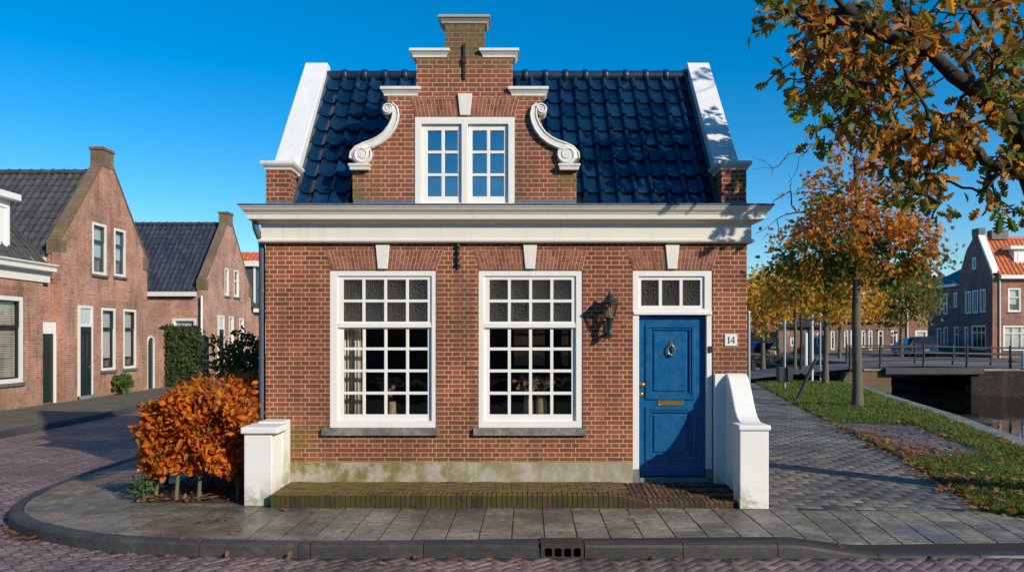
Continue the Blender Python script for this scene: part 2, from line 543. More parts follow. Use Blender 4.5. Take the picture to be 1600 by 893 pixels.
def tile_mat(name, c1, c2, rough, coat=0.0, moss=None, mossamt=0.0, wear=None):
    M, nt, b, out = newmat(name)
    p = pos(nt)
    isl = island(nt)
    c = mixc(nt, isl, c1, c2)
    if wear: c = mixc(nt, mth(nt, 'MULTIPLY', maprange(nt, noise(nt, 5.0, 6, 0.7, p), 0.48, 0.7), 0.6), c, wear)
    if moss: c = mixc(nt, mth(nt, 'MULTIPLY', maprange(nt, noise(nt, 2.2, 6, 0.75, p), 0.5, 0.72), mossamt), c, moss)
    r = maprange(nt, noise(nt, 8.0, 4, 0.6, p), 0.35, 0.75, max(rough - 0.06, 0.02), rough + 0.12)
    setp(nt, b, c=c, r=r, n=bump(nt, noise(nt, 14.0, 3, 0.6, p), 0.12, 0.01), s=0.5, coat=coat)
    return M


ROOF_BLUE = tile_mat('glazed_blue_black_tile', (0.002, 0.014, 0.038), (0.006, 0.032, 0.080), 0.20, moss=(0.05, 0.055, 0.03), mossamt=.25)


def pantiles(mb, fr, u0, u1, length, tw=0.222, th=0.33, amp=0.045, skip=None, nper=9, lip=0.022, seed=1):
    """rows of S-shaped pantiles; v runs up the slope"""
    rd = random.Random(seed)
    n = max(1, round((u1 - u0) / tw)); tw = (u1 - u0) / n
    rows = max(1, round(length / th)); th = length / rows
    for r in range(rows):
        for t in range(n):
            uc = u0 + (t + .5) * tw; vc = (r + .5) * th
            if skip and skip(fr.p(uc, vc, 0)): continue
            ju, jv, jw = rd.uniform(-.003, .003), rd.uniform(-.006, .006), rd.uniform(-.002, .004)
            vs = []
            for vv, ww in ((r * th - 0.02 + jv, lip), ((r + 1) * th + 0.02, 0.0)):
                for k in range(nper + 1):
                    f = k / nper
                    if f < 0.36: h = amp * math.sin(PI * f / 0.36) ** 0.8 if 0 < f < 0.36 else 0.012
                    else: h = -0.012 * math.sin(PI * (f - 0.36) / 0.64)
                    vs.append(fr.p(u0 + t * tw + f * tw * 1.015 + ju, vv, h + ww + jw))
            m = nper + 1
            for k in range(nper + 1):      # front lip going down
                vs.append(Vector(vs[k]) - fr.W * (lip * 0.62))
            vs += [Vector(q) for q in vs[:m]]
            fs = [(k, k + 1, m + k + 1, m + k) for k in range(nper)]
            mb.add(vs, fs, True)
            b = len(mb.v) - len(vs)
            for k in range(nper):
                mb.f.append([b + 2 * m + k, b + 2 * m + k + 1, b + 3 * m + k + 1, b + 3 * m + k]); mb.sm.append(False)
    return mb


# ------------------------------------------------------------------ the main house
X0, X1 = fx(415), fx(1167)
house = thing('brick_house', (-0.07, 12.0, 0.0),
              'small red brick house with blue door, black glazed roof and white scrolled stepped gable', 'house')
f10 = front(10.0)


def rect(x0, x1, y1, y0): return [(fx(x0), fz(y0)), (fx(x1), fz(y0)), (fx(x1), fz(y1)), (fx(x0), fz(y1))]


W1 = (515, 682, 422, 668); W2 = (747.5, 910.5, 422, 668); DR = (988.5, 1113.5, 422, 756)
wall = MB()
wall.plate(f10, [(X0, 0.0), (X1, 0.0), (X1, 3.42), (X0, 3.42)],
           [rect(515, 682, 422, 672), rect(747.5, 910.5, 422, 672), rect(*DR)], w0=-0.3, w1=0.0)
wall.build('wall', BRICK, house)
# side walls rising as raked parapets, and the back wall
ROOF_E, ROOF_R = (10.10, 3.70), (12.0, 6.08)
SIDE = brick('side_brick', BR1, BR2, MORT)
for xa, xb in ((X0, X0 + 0.32), (X1 - 0.32, X1)):
    m = MB(); fr = east(xa)
    m.plate(fr, [(10.3, 0.0), (13.9, 0.0), (13.9, 3.9), (12.1, 6.12), (11.98, 6.12), (10.36, 4.18), (10.3, 4.18)], w0=0.0, w1=xb - xa)
    m.build('side_wall', SIDE, house)
m = MB()
m.plate(front(13.9), [(X0 + .32, 0), (X1 - .32, 0), (X1 - .32, 3.8), (X0 + .32, 3.8)],
        [[(0.0, 1.5), (0.62, 1.5), (0.62, 2.25), (0.0, 2.25)], [(0.85, 1.5), (1.2, 1.5), (1.2, 2.25), (0.85, 2.25)]], w0=0.0, w1=0.25)
m.build('back_wall', SIDE, house)
m = MB()
for a in (0.0, 0.3, 0.585, 0.85, 1.01, 1.165):
    m.fbox(front(13.75), a, a + 0.035, 1.5, 2.25, -0.03, 0.03)
for z in (1.5, 1.86, 2.215):
    m.fbox(front(13.75), 0.0, 0.62, z, z + 0.035, -0.024, 0.024); m.fbox(front(13.75), 0.85, 1.2, z, z + 0.035, -0.024, 0.024)
m.build('rear_window_frame', IRON, house)
m = MB(); m.fbox(front(13.75), 0.0, 1.2, 1.5, 2.25, -0.004, 0.004); m.build('rear_window_glass', glassmat('dim_glass', (0.26, 0.28, 0.26), 0.04), house)
# plinth
m = MB()
m.plate(front(10.0), [(X0 + .0, 0.0), (fx(988.5), 0.0), (fx(988.5), fz(722)), (X0 + .0, fz(722))], w0=-0.05, w1=0.022)
m.build('plinth', PLINTH, house, bevel=0.006)
# room behind the windows
ri = MB()
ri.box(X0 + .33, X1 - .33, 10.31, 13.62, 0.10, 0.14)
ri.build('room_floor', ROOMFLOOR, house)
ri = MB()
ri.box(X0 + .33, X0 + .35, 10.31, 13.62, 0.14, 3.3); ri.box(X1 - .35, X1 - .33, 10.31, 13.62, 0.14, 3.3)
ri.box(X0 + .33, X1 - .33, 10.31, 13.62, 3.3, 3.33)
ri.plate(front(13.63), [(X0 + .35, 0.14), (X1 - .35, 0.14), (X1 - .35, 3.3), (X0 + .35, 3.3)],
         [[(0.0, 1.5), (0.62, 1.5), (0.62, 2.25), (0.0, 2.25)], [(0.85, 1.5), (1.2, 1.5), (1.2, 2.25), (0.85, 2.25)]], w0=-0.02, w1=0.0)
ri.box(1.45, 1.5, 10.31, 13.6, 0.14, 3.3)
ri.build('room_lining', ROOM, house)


def main_window(x0, x1, pa, pb, rows_u, rows_l):
    fr = front(10.0)
    fm = MB()
    L, Rr = pa - 8.5, pb + 6.5
    T, B = 431.0, 657.5
    fm.plate(fr, rect(x0, x1, 422, 668), [rect(L, Rr, T, B)], w0=-0.10, w1=-0.012)
    win = fm.build('window', WHITE, house, bevel=0.006, seg=2)
    pw = (pb - pa - 3 * 4.6) / 4
    cols = [(pa + i * (pw + 4.6), pa + i * (pw + 4.6) + pw) for i in range(4)]
    up = MB()
    up.plate(fr, rect(L, Rr, T, 512.0), [rect(a, b, c, d) for c, d in rows_u for a, b in cols], w0=-0.075, w1=-0.034)
    up.fbox(fr, fx(L) + .004, fx(Rr) - .004, fz(511.5), fz(504.5), -0.034, -0.018)
    up.build('sash', WHITE, win, bevel=0.005, seg=2)
    lo = MB()
    lo.plate(fr, rect(L, Rr, 512.0, B), [rect(a, b, c, d) for c, d in rows_l for a, b in cols], w0=-0.092, w1=-0.052)
    lo.build('sash', WHITE, win, bevel=0.005, seg=2)
    g = MB(); g.fbox(fr, fx(pa - 1), fx(pb + 1), fz(rows_u[-1][1] + 1), fz(rows_u[0][0] - 1), -0.062, -0.058); g.build('glass', GLASS_OBS, win)
    g = MB(); g.fbox(fr, fx(pa - 1), fx(pb + 1), fz(rows_l[-1][1] + 1), fz(rows_l[0][0] - 1), -0.078, -0.074); g.build('glass', GLASS, win)
    return win


ru = [(436.5, 467.5), (472, 502)]
rl = [(513.5, 542.5), (547, 577), (581.5, 612), (616.5, 647.5)]
win1 = main_window(515, 682, 535.5, 667.5, ru, rl)
win2 = main_window(747.5, 910.5, 764.8, 893.5, ru, rl)
for (a, b) in ((503.5, 687), (739.5, 916.5)):
    m = MB(); m.fbox(f10, fx(a), fx(b), fz(679.5), fz(668.2), -0.1, 0.055)
    m.build('window_sill', GRANITE, house, bevel=0.006)
    m = MB(); m.fbox(f10, fx(a) + .08, fx(b) - .08, 0.86, fz(668.2) + 0.0, -0.30, -0.101); m.build('inner_sill', WHITE_OLD, house)

def half_arch(f_, hb_, zb, zt, mm, parent):
    """half of a flat gauged arch: upright cut bricks over a mortar bed"""
    b0, b1, t0, t1 = hb_; j = .0045
    bk, mb = MB(), MB()
    bk.plate(f_, [(b0, zb), (b1, zb), (t1, zt), (t0, zt)], w0=-0.03, w1=0.0025)
    for i in range(mm):
        a = (b0 + (b1 - b0) * i / mm, t0 + (t1 - t0) * i / mm); b = (b0 + (b1 - b0) * (i + 1) / mm, t0 + (t1 - t0) * (i + 1) / mm)
        cuts = (0.0, 0.34, 1.0) if i % 2 else (0.0, 0.66, 1.0)
        for c0, c1 in zip(cuts[:-1], cuts[1:]):
            z0 = zb + (zt - zb) * c0 + j * .7; z1 = zb + (zt - zb) * c1 - j * .7
            def pt(e_, z): return e_[0] + (e_[1] - e_[0]) * (z - zb) / (zt - zb)
            mb.plate(f_, [(pt(a, z0) + j, z0), (pt(b, z0) - j, z0), (pt(b, z1) - j, z1), (pt(a, z1) + j, z1)], w0=0.0, w1=0.0055 + random.uniform(0, .002))
    ao = mb.build('flat_arch', ARCHB, parent)
    bk.build('arch_mortar', MORTAR, ao if parent is house else parent)


for (xb0, xb1, xt0, xt1, k, n) in ((517, 682, 508.5, 693, (587.5, 608.5, 590.5, 605.5), 26),
                                   (749, 909.5, 740, 917, (817.5, 838.5, 820.5, 835.5), 26),
                                   (989, 1113, 979, 1123, (1039.5, 1060.5, 1042.5, 1057.5), 20)):
    zb, zt = fz(421.5), fz(390.5)
    f_ = front(10.0)
    kk = [fx(q) for q in k]
    for hb_ in ((fx(xb0), kk[2], fx(xt0), kk[0]), (kk[3], fx(xb1), kk[1], fx(xt1))): half_arch(f_, hb_, zb, zt, n // 2, house)
    m = MB(); zt2 = fz(382.5)
    m.plate(f_, [(kk[2], fz(420.3)), (kk[3], fz(420.3)), (kk[1] + .004, zt2), (kk[0] - .004, zt2)], w0=-0.02, w1=0.03)
    m.build('keystone', STONE_W, house, bevel=0.006)

# cornice with gutter
YB = 10.6
ucorn = [(X0, YB), (X0, 10.0), (X1, 10.0), (X1, YB)]
m = MB()
m.sweep(ucorn, [(0.0, 3.252), (0.055, 3.252), (0.075, 3.262), (0.085, 3.275), (0.085, 3.29), (0.06, 3.30), (0.045, 3.312), (0.045, 3.50), (0.0, 3.50)])
m.build('frieze', CORNICE, house)
m = MB()
m.sweep(ucorn, [(0.0, 3.50), (0.06, 3.502), (0.085, 3.52), (0.10, 3.54), (0.185, 3.545), (0.185, 3.605), (0.198, 3.612), (0.198, 3.622), (0.214, 3.636),
                (0.238, 3.66), (0.25, 3.684), (0.262, 3.690), (0.262, 3.704), (0.0, 3.704)])
m.build('cornice', CORNICE, house)
m = MB()
m.sweep(ucorn, [(0.0, 3.706), (0.272, 3.706), (0.276, 3.716), (0.27, 3.728), (0.0, 3.728)])
m.build('gutter', LEAD, house)
# roof
dy, dz = ROOF_R[0] - ROOF_E[0], ROOF_R[1] - ROOF_E[1]
SL = math.hypot(dy, dz); sv = Vector((0, dy / SL, dz / SL)); sw = Vector((0, -dz / SL, dy / SL))
DX0, DX1 = fx(605), fx(847)
frr = Fr((0, ROOF_E[0], ROOF_E[1]), (1, 0, 0), sw, sv)
m = MB()
pantiles(m, frr, X0 + 0.325, X1 - 0.325, SL, lip=.040, amp=.052, nper=11, skip=lambda p: DX0 + .05 < p.x < DX1 - .05 and p.z < 5.0, seed=4)
roof = m.build('roof', ROOF_BLUE, house, recalc=False)
m = MB()
for a, b in ((X0 + .325, DX0 + .06), (DX1 - .06, X1 - .325)): m.fbox(frr, a, b, 0.0, SL, -.045, -.022)
m.fbox(frr, DX0 + .06, DX1 - .06, 1.55, SL, -.045, -.022)
m.build('underlay', IRON, roof)
m = MB()
frb = Fr((0, 13.9, 3.70), (1, 0, 0), Vector((0, dz / SL, dy / SL)), Vector((0, -dy / SL, dz / SL)))
m.fbox(frb, X0 + .325, X1 - .325, -0.1, SL, -0.03, 0.02)
m.build('back_slope', ROOF_BLUE, roof)
m = MB()
nr = 18
for i in range(nr):
    a = X0 + .32 + (X1 - X0 - .64) * i / nr; b = a + (X1 - X0 - .64) / nr
    z = ROOF_R[1] + 0.025; y = ROOF_R[0] + .0
    m.tube([(a, y, z), (b - .06, y, z + .003)], [0.085, 0.085], 12)
    m.tube([(b - .07, y, z), (b - .06, y, z), (b, y, z), (b + .01, y, z)], [0.092, 0.108, 0.108, 0.095], 12)
m.build('ridge_tiles', tile_mat('ridge_tile', (0.004, 0.016, 0.040), (0.008, 0.028, 0.066), .48, moss=(.06, .06, .03), mossamt=.3), roof)
# raked parapet copings and their brick shoulders
for s, xa, xb in ((-1, X0, X0 + 0.32), (1, X1 - 0.32, X1)):
    m = MB(); fr = east(xa - .012)
    m.plate(fr, [(10.33, 4.20), (10.33, 4.335), (11.97, 6.31), (12.13, 6.31), (13.95, 4.0), (13.95, 3.85), (12.08, 6.16), (12.02, 6.16), (10.45, 4.20)], w0=0.0, w1=xb - xa + .024)
    m.build('parapet_coping', COPING, house, bevel=0.008)
    m = MB(); m.box(xa, xb, 10.02, 10.44, 3.80, 4.22)
    sh = m.build('parapet_shoulder', SIDE, house)
    m = MB(); m.box(xa - .004, xb + .004, 10.015, 10.45, 3.70, 3.81)
    m.build('lead_flashing', LEAD, sh)
    m = MB(); m.cap(xa - .0, xb + .0, 10.02, 10.42, [(0.0, 4.215), (0.012, 4.215), (0.018, 4.24), (0.045, 4.265), (0.06, 4.29), (0.06, 4.315), (0.05, 4.325)])
    m.build('shoulder_cap', STONE_W, sh)
    # lead soaker between tiles and parapet
    m = MB(); q = (X0 + .3215, X0 + .375) if s < 0 else (X1 - .375, X1 - .3215)
    m.fbox(frr, q[0], q[1], 0.0, SL, 0.03, 0.075)
    m.build('lead_soaker', paint('dark_lead', (0.06, 0.07, 0.085), .5, .2), sh)
# dormer gable
GY = 10.03
fg = front(GY)


def gx(px): return fx(px, GY)
def gz(py): return fz(py, GY)
def mir(pts): return [(1452 - x, y) for x, y in reversed(pts)]


left = [(551, 324), (551, 262), (556, 252), (566, 240), (576, 232), (588, 222), (598, 210), (605, 196), (608, 182), (606, 166), (605, 148), (651, 148), (651, 88), (695, 88), (695, 76)]
gm = MB()
ol = [(gx(x), gz(y)) for x, y in left[:-1]] + [(gx(x), gz(y)) for x, y in mir(left[:-1])]
# window notch cut from the bottom edge
notch = [(gx(804), gz(324)), (gx(804), gz(183)), (gx(648), gz(183)), (gx(648), gz(324))]
gm.plate(fg, ol + notch, w0=-0.26, w1=0.0)
gable = gm.build('dormer_gable', BRICK_G, house)
m = MB(); m.fbox(fg, gx(695), gx(757), gz(88.2), gz(36), -0.24, -0.004)
m.build('pinnacle', BRICK_MOSS, gable)
STONE_M = paint('mossy_stone', (0.36, 0.35, 0.28), 0.8, 0.25, 12.0, 0.4, dirt=(0.13, 0.12, 0.04))


def capprof(zb, zt, p=0.055):
    h = zt - zb
    return [(0.0, zb), (0.010, zb), (0.014, zb + h * .25), (p * .55, zb + h * .45), (p * .8, zb + h * .62), (p, zb + h * .66), (p, zt - .006), (p - .006, zt)]


for (a, b, y0, y1, mt) in ((691.5, 759.5, 37, 25, STONE_M), (646.5, 696.5, 90, 77, STONE_W), (755.5, 804.5, 90, 77, STONE_W), (601.5, 651.5, 150, 136.5, STONE_W), (800.5, 850.5, 150, 136.5, STONE_W)):
    m = MB(); m.cap(gx(a), gx(b), GY, GY + 0.26, capprof(gz(y0), gz(y1)))
    m.build('stone_cap', mt, gable)
# lead base strips beside the dormer window
for a, b in ((552, 647), (805, 900)):
    m = MB(); m.fbox(fg, gx(a), gx(b), gz(321), gz(311.5), -0.02, 0.008); m.build('lead_strip', LEAD, gable)
# scrolls
cl = [(612, 164), (617.5, 170), (619, 180), (617, 190), (612, 201), (604, 212), (594, 220), (583, 225.5), (570, 230), (559, 235), (552.5, 242), (551, 249)]
wd = [3, 5, 5.8, 6.2, 6.6, 6.8, 6.8, 6.8, 6.8, 6.6, 6, 5]


def scroll(sgn):
    mp = (lambda x: x) if sgn < 0 else (lambda x: 1452 - x)
    m = MB()
    P = [Vector((gx(mp(x)), gz(y))) for x, y in cl]
    a, b = [], []
    for i, q in enumerate(P):
        d = (P[min(i + 1, len(P) - 1)] - P[max(i - 1, 0)]).normalized(); nn = Vector((-d.y, d.x)) * (wd[i] / 120.0)
        a.append(q + nn); b.append(q - nn)
    m.plate(fg, [tuple(q) for q in a] + [tuple(q) for q in reversed(b)], w0=-0.2, w1=0.055)
    # raised fillet along the outer edge
    def fil(k): return [fg.p(P[i].x + (a[i] - P[i]).x * k, P[i].y + (a[i] - P[i]).y * k, 0.057) for i in range(len(P))]
    m.tube(fil(0.72), 0.011, 8); m.tube(fil(-0.72), 0.011, 8)
    for (cx, cy, r, tw) in ((606.3, 172, 8.8, 1), (566.5, 242.5, 15.6, -1)):
        c = fg.p(gx(mp(cx)), gz(cy), 0); R = r / 120.0
        m.lathe(c, [(R, -0.2), (R, 0.058), (R * .97, 0.064), (R * .55, 0.060), (R * .2, 0.066), (0.0001, 0.07)], 28, fr=fg)
        sp = []
        for k in range(40):
            t = k / 39; ang = t * 3.6 * PI * tw * (1 if sgn < 0 else -1) + (0.4 if sgn < 0 else PI - 0.4); rr = R * (0.93 - 0.78 * t)
            sp.append(c + fg.U * (rr * math.cos(ang)) + fg.V * (rr * math.sin(ang)) + fg.W * (0.066 - 0.004 * t))
        m.tube(sp, [0.012 * (1 - .35 * k / 39) for k in range(40)], 6)
    x0, x1 = sorted((gx(mp(547.5)), gx(mp(579))))
    m.cap(x0 + .02, x1 - .02, GY - .07, GY + .18, capprof(gz(267), gz(257.5), 0.03))
    return m.build('scroll', STONE_W, gable)


scroll(-1); scroll(1)
# gable arch + keystone
zb, zt = gz(182.2), gz(154)
kk = [gx(q) for q in (715.5, 737.5, 718.5, 734.5)]
for hb_ in ((gx(648), kk[2], gx(642), kk[0]), (kk[3], gx(804), kk[1], gx(811))): half_arch(fg, hb_, zb, zt, 12, gable)
m = MB(); m.plate(fg, [(kk[2], gz(181)), (kk[3], gz(181)), (kk[1] + .004, gz(147)), (kk[0] - .004, gz(147))], w0=-0.02, w1=0.035)
m.build('keystone', STONE_W, gable, bevel=0.006)


def grect(x0, x1, y1, y0): return [(gx(x0), gz(y0)), (gx(x1), gz(y0)), (gx(x1), gz(y1)), (gx(x0), gz(y1))]


fm = MB()
fm.plate(fg, grect(648.2, 803.8, 183.2, 322), [grect(658.5, 721, 194, 317), grect(731, 794, 194, 317)], w0=-0.12, w1=0.012)
dwin = fm.build('dormer_window', WHITE, house, bevel=0.006, seg=2)
for (x0, x1, c) in ((658.5, 721, ((667.5, 689.3), (694.3, 715))), (731, 794, ((737.8, 760.5), (765.5, 787.5)))):
    sm = MB()
    sm.plate(fg, grect(x0 + .3, x1 - .3, 194.3, 316.7), [grect(a, b, d, e) for a, b in c for d, e in ((203, 234.5), (239, 270), (274.5, 306))], w0=-0.09, w1=-0.03)
    so = sm.build('casement', WHITE, dwin, bevel=0.005, seg=2)
    g = MB(); g.fbox(fg, gx(c[0][0] - 1), gx(c[1][1] + 1), gz(307), gz(202), -0.066, -0.062); g.build('glass', GLASS_SKY, dwin)
m = MB()   # dormer body behind the gable
m.box(DX0 + .02, DX0 + .10, 10.30, 11.35, 3.75, 5.1); m.box(DX1 - .10, DX1 - .02, 10.30, 11.35, 3.75, 5.1)
m.box(DX0 + .02, DX1 - .02, 10.30, 11.5, 5.1, 5.17); m.box(DX0 + .10, DX1 - .10, 10.95, 11.0, 3.75, 5.1); m.box(DX0 + .10, DX1 - .10, 10.29, 10.95, 3.72, 3.75)
m.build('dormer_body', paint('dark_board', (0.035, 0.04, 0.045), 0.7, 0.2), house)
# wall anchors
for (Y, x, y0, y1, par) in ((10.0, 716, 383.5, 420, house), (GY, 725.5, 69, 124, gable)):
    m = MB(); z0, z1 = fz(y1, Y), fz(y0, Y); xx = fx(x, Y)
    m.fbox(front(Y), xx - .016, xx + .016, z0, z1, 0.006, 0.03)
    if Y == 10.0:
        for k in range(4): m.lathe((xx, Y - .028, z0 + (z1 - z0) * (.1 + .26 * k)), [(0.0, 0), (0.027, 0.01), (0.03, 0.03), (0.02, 0.06), (0.0, 0.066)], 8)
    else:
        m.fbox(front(Y), xx - .024, xx + .024, z0 + .20, z0 + .28, 0.004, 0.045)
    m.build('wall_anchor', IRON, par, bevel=0.003)
# rainwater pipe on the left corner
xp = X0 - 0.065
m = MB()
m.tube([(xp - .05, 9.93, 3.53), (xp - .045, 9.95, 3.44), (xp, 10.03, 3.28), (xp, 10.06, 3.18), (xp, 10.06, 0.0)], 0.042, 12)
for z in (2.62, 1.75, 0.9): m.tube([(xp, 10.06, z), (xp, 10.06, z + .03)], 0.05, 12)
m.build('downpipe', PIPE, house)

# ------------------------------------------------------------------ door
fd = front(10.0)
m = MB()
outer = [(fx(988.7), fz(733)), (fx(988.7), fz(422.3)), (fx(1113.3), fz(422.3)), (fx(1113.3), fz(733)), (fx(1104.3), fz(733)), (fx(1104.3), fz(492)), (fx(998.7), fz(492)), (fx(998.7), fz(733))]
m.plate(fd, outer, [rect(998, 1101, 431.5, 482)], w0=-0.14, w1=-0.010)
dfr = m.build('door_frame', WHITE, house, bevel=0.006, seg=2)
m = MB(); m.fbox(fd, fx(989.5), fx(1112.5), fz(491.5), fz(486.5), -0.010, 0.012); m.build('transom_bar', WHITE, dfr, bevel=0.004)
m = MB(); m.plate(fd, rect(998.2, 1100.8, 431.7, 481.8), [rect(a, b, 437, 477) for a, b in ((1002.5, 1030), (1035, 1062.5), (1067.5, 1095))], w0=-0.085, w1=-0.035)
m.build('transom_window', WHITE, dfr, bevel=0.005, seg=2)
m = MB(); m.fbox(fd, fx(1001), fx(1097), fz(478.5), fz(435.5), -0.066, -0.062); m.build('transom_glass', GLASS_OBS, dfr)
for a, b in ((988.7, 999), (1104, 1116.5)):
    m = MB(); m.fbox(fd, fx(a), fx(b), fz(757), fz(733.3), -0.14, -0.004); m.build('post_base', GRANITE, dfr, bevel=0.006)
m = MB(); m.fbox(fd, fx(999.3), fx(1103.7), 0.10, fz(746.5), -0.2, -0.006); m.build('threshold', GRANITE, dfr, bevel=0.006)
m = MB(); m.fbox(fd, fx(1107.2), fx(1112), fz(550.5), fz(540.5), -0.011, 0.008); bl = m.build('doorbell', IRON, dfr, bevel=0.003)
door = MB()
lv = -0.085
pan = [(1011.5, 1087.5, 507, 623), (1011.5, 1087.5, 637, 719)]
door.plate(fd, rect(999.2, 1103.8, 493.2, 745.6), [rect(*p) for p in pan], w0=-0.14, w1=lv)
for (a, b, c, d) in pan:
    door.plate(fd, rect(a - 1.5, b + 1.5, c - 1.5, d + 1.5), [rect(a + 4.5, b - 4.5, c + 4.5, d - 4.5)], w0=-0.13, w1=lv + .019)
    door.plate(fd, rect(a + 4.6, b - 4.6, c + 4.6, d - 4.6), [rect(a + 8, b - 8, c + 8, d - 8)], w0=-0.13, w1=lv + .004)
    door.fbox(fd, fx(a + 1), fx(b - 1), fz(d - 1), fz(c + 1), -0.135, lv - .020)
    door.fbox(fd, fx(a + 12), fx(b - 12), fz(d - 12), fz(c + 12), -0.13, lv - .004)
door.fbox(fd, fx(999.6), fx(1103.4), fz(744.5), fz(733.5), -0.09, lv + .022)
door.fbox(fd, fx(999.6), fx(1103.4), fz(738), fz(734.5), -0.09, lv + .034)
dr = door.build('door', BLUE, house, bevel=0.006, seg=2)
wf = lv + 0.0
m = MB(); c = fd.p(fx(1004.5), fz(601), lv)
m.lathe(c, [(0.036, 0.0), (0.036, 0.008), (0.012, 0.012), (0.012, 0.03), (0.028, 0.038), (0.034, 0.052), (0.026, 0.066), (0.0001, 0.07)], 18, fr=fd); m.build('knob', BRASS, dr)
m = MB(); c = fd.p(fx(1003.7), fz(616.5), lv)
m.lathe(c, [(0.030, 0.0), (0.030, 0.008), (0.012, 0.014), (0.0001, 0.015)], 16, fr=fd); m.build('lock', BRASS, dr)
m = MB()
m.plate(fd, rect(1029.5, 1070.5, 625.2, 634.2), [rect(1032.5, 1067.5, 627.4, 632.2)], w0=lv - .002, w1=lv + .012)
m.fbox(fd, fx(1032), fx(1068), fz(632.8), fz(627), lv - .001, lv + .007)
m.build('letter_plate', BRASS, dr, bevel=0.003)
m = MB(); cx, cz = fx(1050), fz(545)
kw = lv - .004
m.lathe(fd.p(cx, cz + .055, kw), [(0.032, 0), (0.032, 0.01), (0.02, 0.028), (0.0001, 0.04)], 14, fr=fd)
m.lathe(fd.p(cx, cz + .088, kw), [(0.016, 0), (0.016, 0.012), (0.0001, 0.02)], 10, fr=fd)
ring = [fd.p(cx + 0.045 * math.sin(t), cz - .012 + 0.066 * math.cos(t), kw + .035) for t in [2 * PI * k / 24 for k in range(25)]]
m.tube(ring, 0.0095, 8, caps=False)
m.lathe(fd.p(cx, cz - .078, kw), [(0.022, 0), (0.022, 0.03), (0.014, 0.046), (0.0001, 0.05)], 12, fr=fd)
m.build('knocker', BRASS, dr)

# house number
num = thing('house_number_sign', (fx(1141.5), 9.99, fz(540)), 'small white enamel house number plate reading 14 right of the blue door', 'sign')
m = MB(); m.fbox(f10, fx(1132), fx(1151.5), fz(540), fz(521.5), 0.004, 0.014); m.build('plate', paint('enamel', (0.78, 0.77, 0.73), 0.25), num, bevel=0.003)
m = MB(); k = 1 / 120.0
def npoly(pts): m.plate(f10, [(fx(1132) + x * k, fz(540) + y * k) for x, y in pts], w0=0.0142, w1=0.0165)
npoly([(4.2, 4), (8.2, 4), (8.2, 4.8), (7.1, 5.2), (7.1, 14.6), (6.4, 14.6), (4.2, 13.2), (4.2, 12.5), (5.3, 12.9), (5.3, 5.2), (4.2, 4.8)])
npoly([(13.1, 3.9), (14.9, 3.9), (14.9, 6.4), (16.4, 6.4), (16.4, 7.5), (14.9, 7.5), (14.9, 14.6), (13.6, 14.6), (9.4, 7.6), (9.4, 6.4), (13.1, 6.4)])
m.build('numerals', IRON, num)
m = MB(); npoly([(10.8, 7.5), (13.1, 7.5), (13.1, 11.6)])
for v in m.v: v.y -= 0.0006
m.build('numeral_counter', bpy.data.materials['enamel'], num)

# wall lantern
lx = fx(950); LY = 9.84
lan = thing('wall_lantern', (lx, 10.0, fz(524)), 'black iron coach lantern on a wall bracket left of the blue door', 'lantern')
def lz(py): return fz(py, LY)
m = MB()
m.fbox(f10, lx - .045, lx + .045, lz(527), lz(500), 0.002, 0.02)
m.lathe((lx, LY, 0), [(0.02, lz(524)), (0.042, lz(522)), (0.03, lz(514)), (0.038, lz(506)), (0.05, lz(500)), (0.065, lz(497.5)), (0.068, lz(496))], 6, smooth=False, rot=PI / 6)
m.tube([(lx, 9.99, lz(520)), (lx, LY, lz(518))], 0.02, 8)
m.build('bracket', IRON_G, lan)
m = MB()
top, bot = 0.112, 0.064
for k_ in range(6):
    a = PI / 6 + k_ * PI / 3
    m.tube([(lx + bot * math.cos(a), LY + bot * math.sin(a), lz(496)), (lx + top * math.cos(a), LY + top * math.sin(a), lz(474))], 0.007, 6)
m.lathe((lx, LY, 0), [(top + .004, lz(475.5)), (top + .012, lz(475)), (top + .012, lz(473.5)), (top, lz(473))], 6, False, rot=PI / 6)
m.lathe((lx, LY, 0), [(bot, lz(497)), (bot + .01, lz(496.5)), (bot + .006, lz(495)), (bot, lz(495))], 6, False, rot=PI / 6)
m.build('lantern_cage', IRON_G, lan)
m = MB()
m.lathe((lx, LY, 0), [(bot - .004, lz(496)), (top - .004, lz(474))], 6, False, rot=PI / 6); m.build('lantern_glass', GLASS_LAMP, lan)
m = MB(); m.lathe((lx, LY, 0), [(0.022, lz(495)), (0.022, lz(490)), (0.024, lz(489)), (0.026, lz(480)), (0.012, lz(477)), (0.0001, lz(476.5))], 12); m.build('candle_bulb', paint('candle', (0.75, 0.68, 0.5), 0.5), lan)
m = MB()
m.lathe((lx, LY, 0), [(top + .022, lz(473.2)), (top + .016, lz(472)), (0.085, lz(468.5)), (0.06, lz(464)), (0.045, lz(463.4)), (0.05, lz(462.6)), (0.03, lz(460.5)), (0.014, lz(459)), (0.02, lz(457.5)), (0.012, lz(455.6)), (0.0001, lz(454.5))], 6, False, rot=PI / 6)
m.build('lantern_roof', IRON_G, lan)

# ------------------------------------------------------------------ stoop and its two side walls
def wallthing(name, base, label): return thing(name, base, label, 'wall')


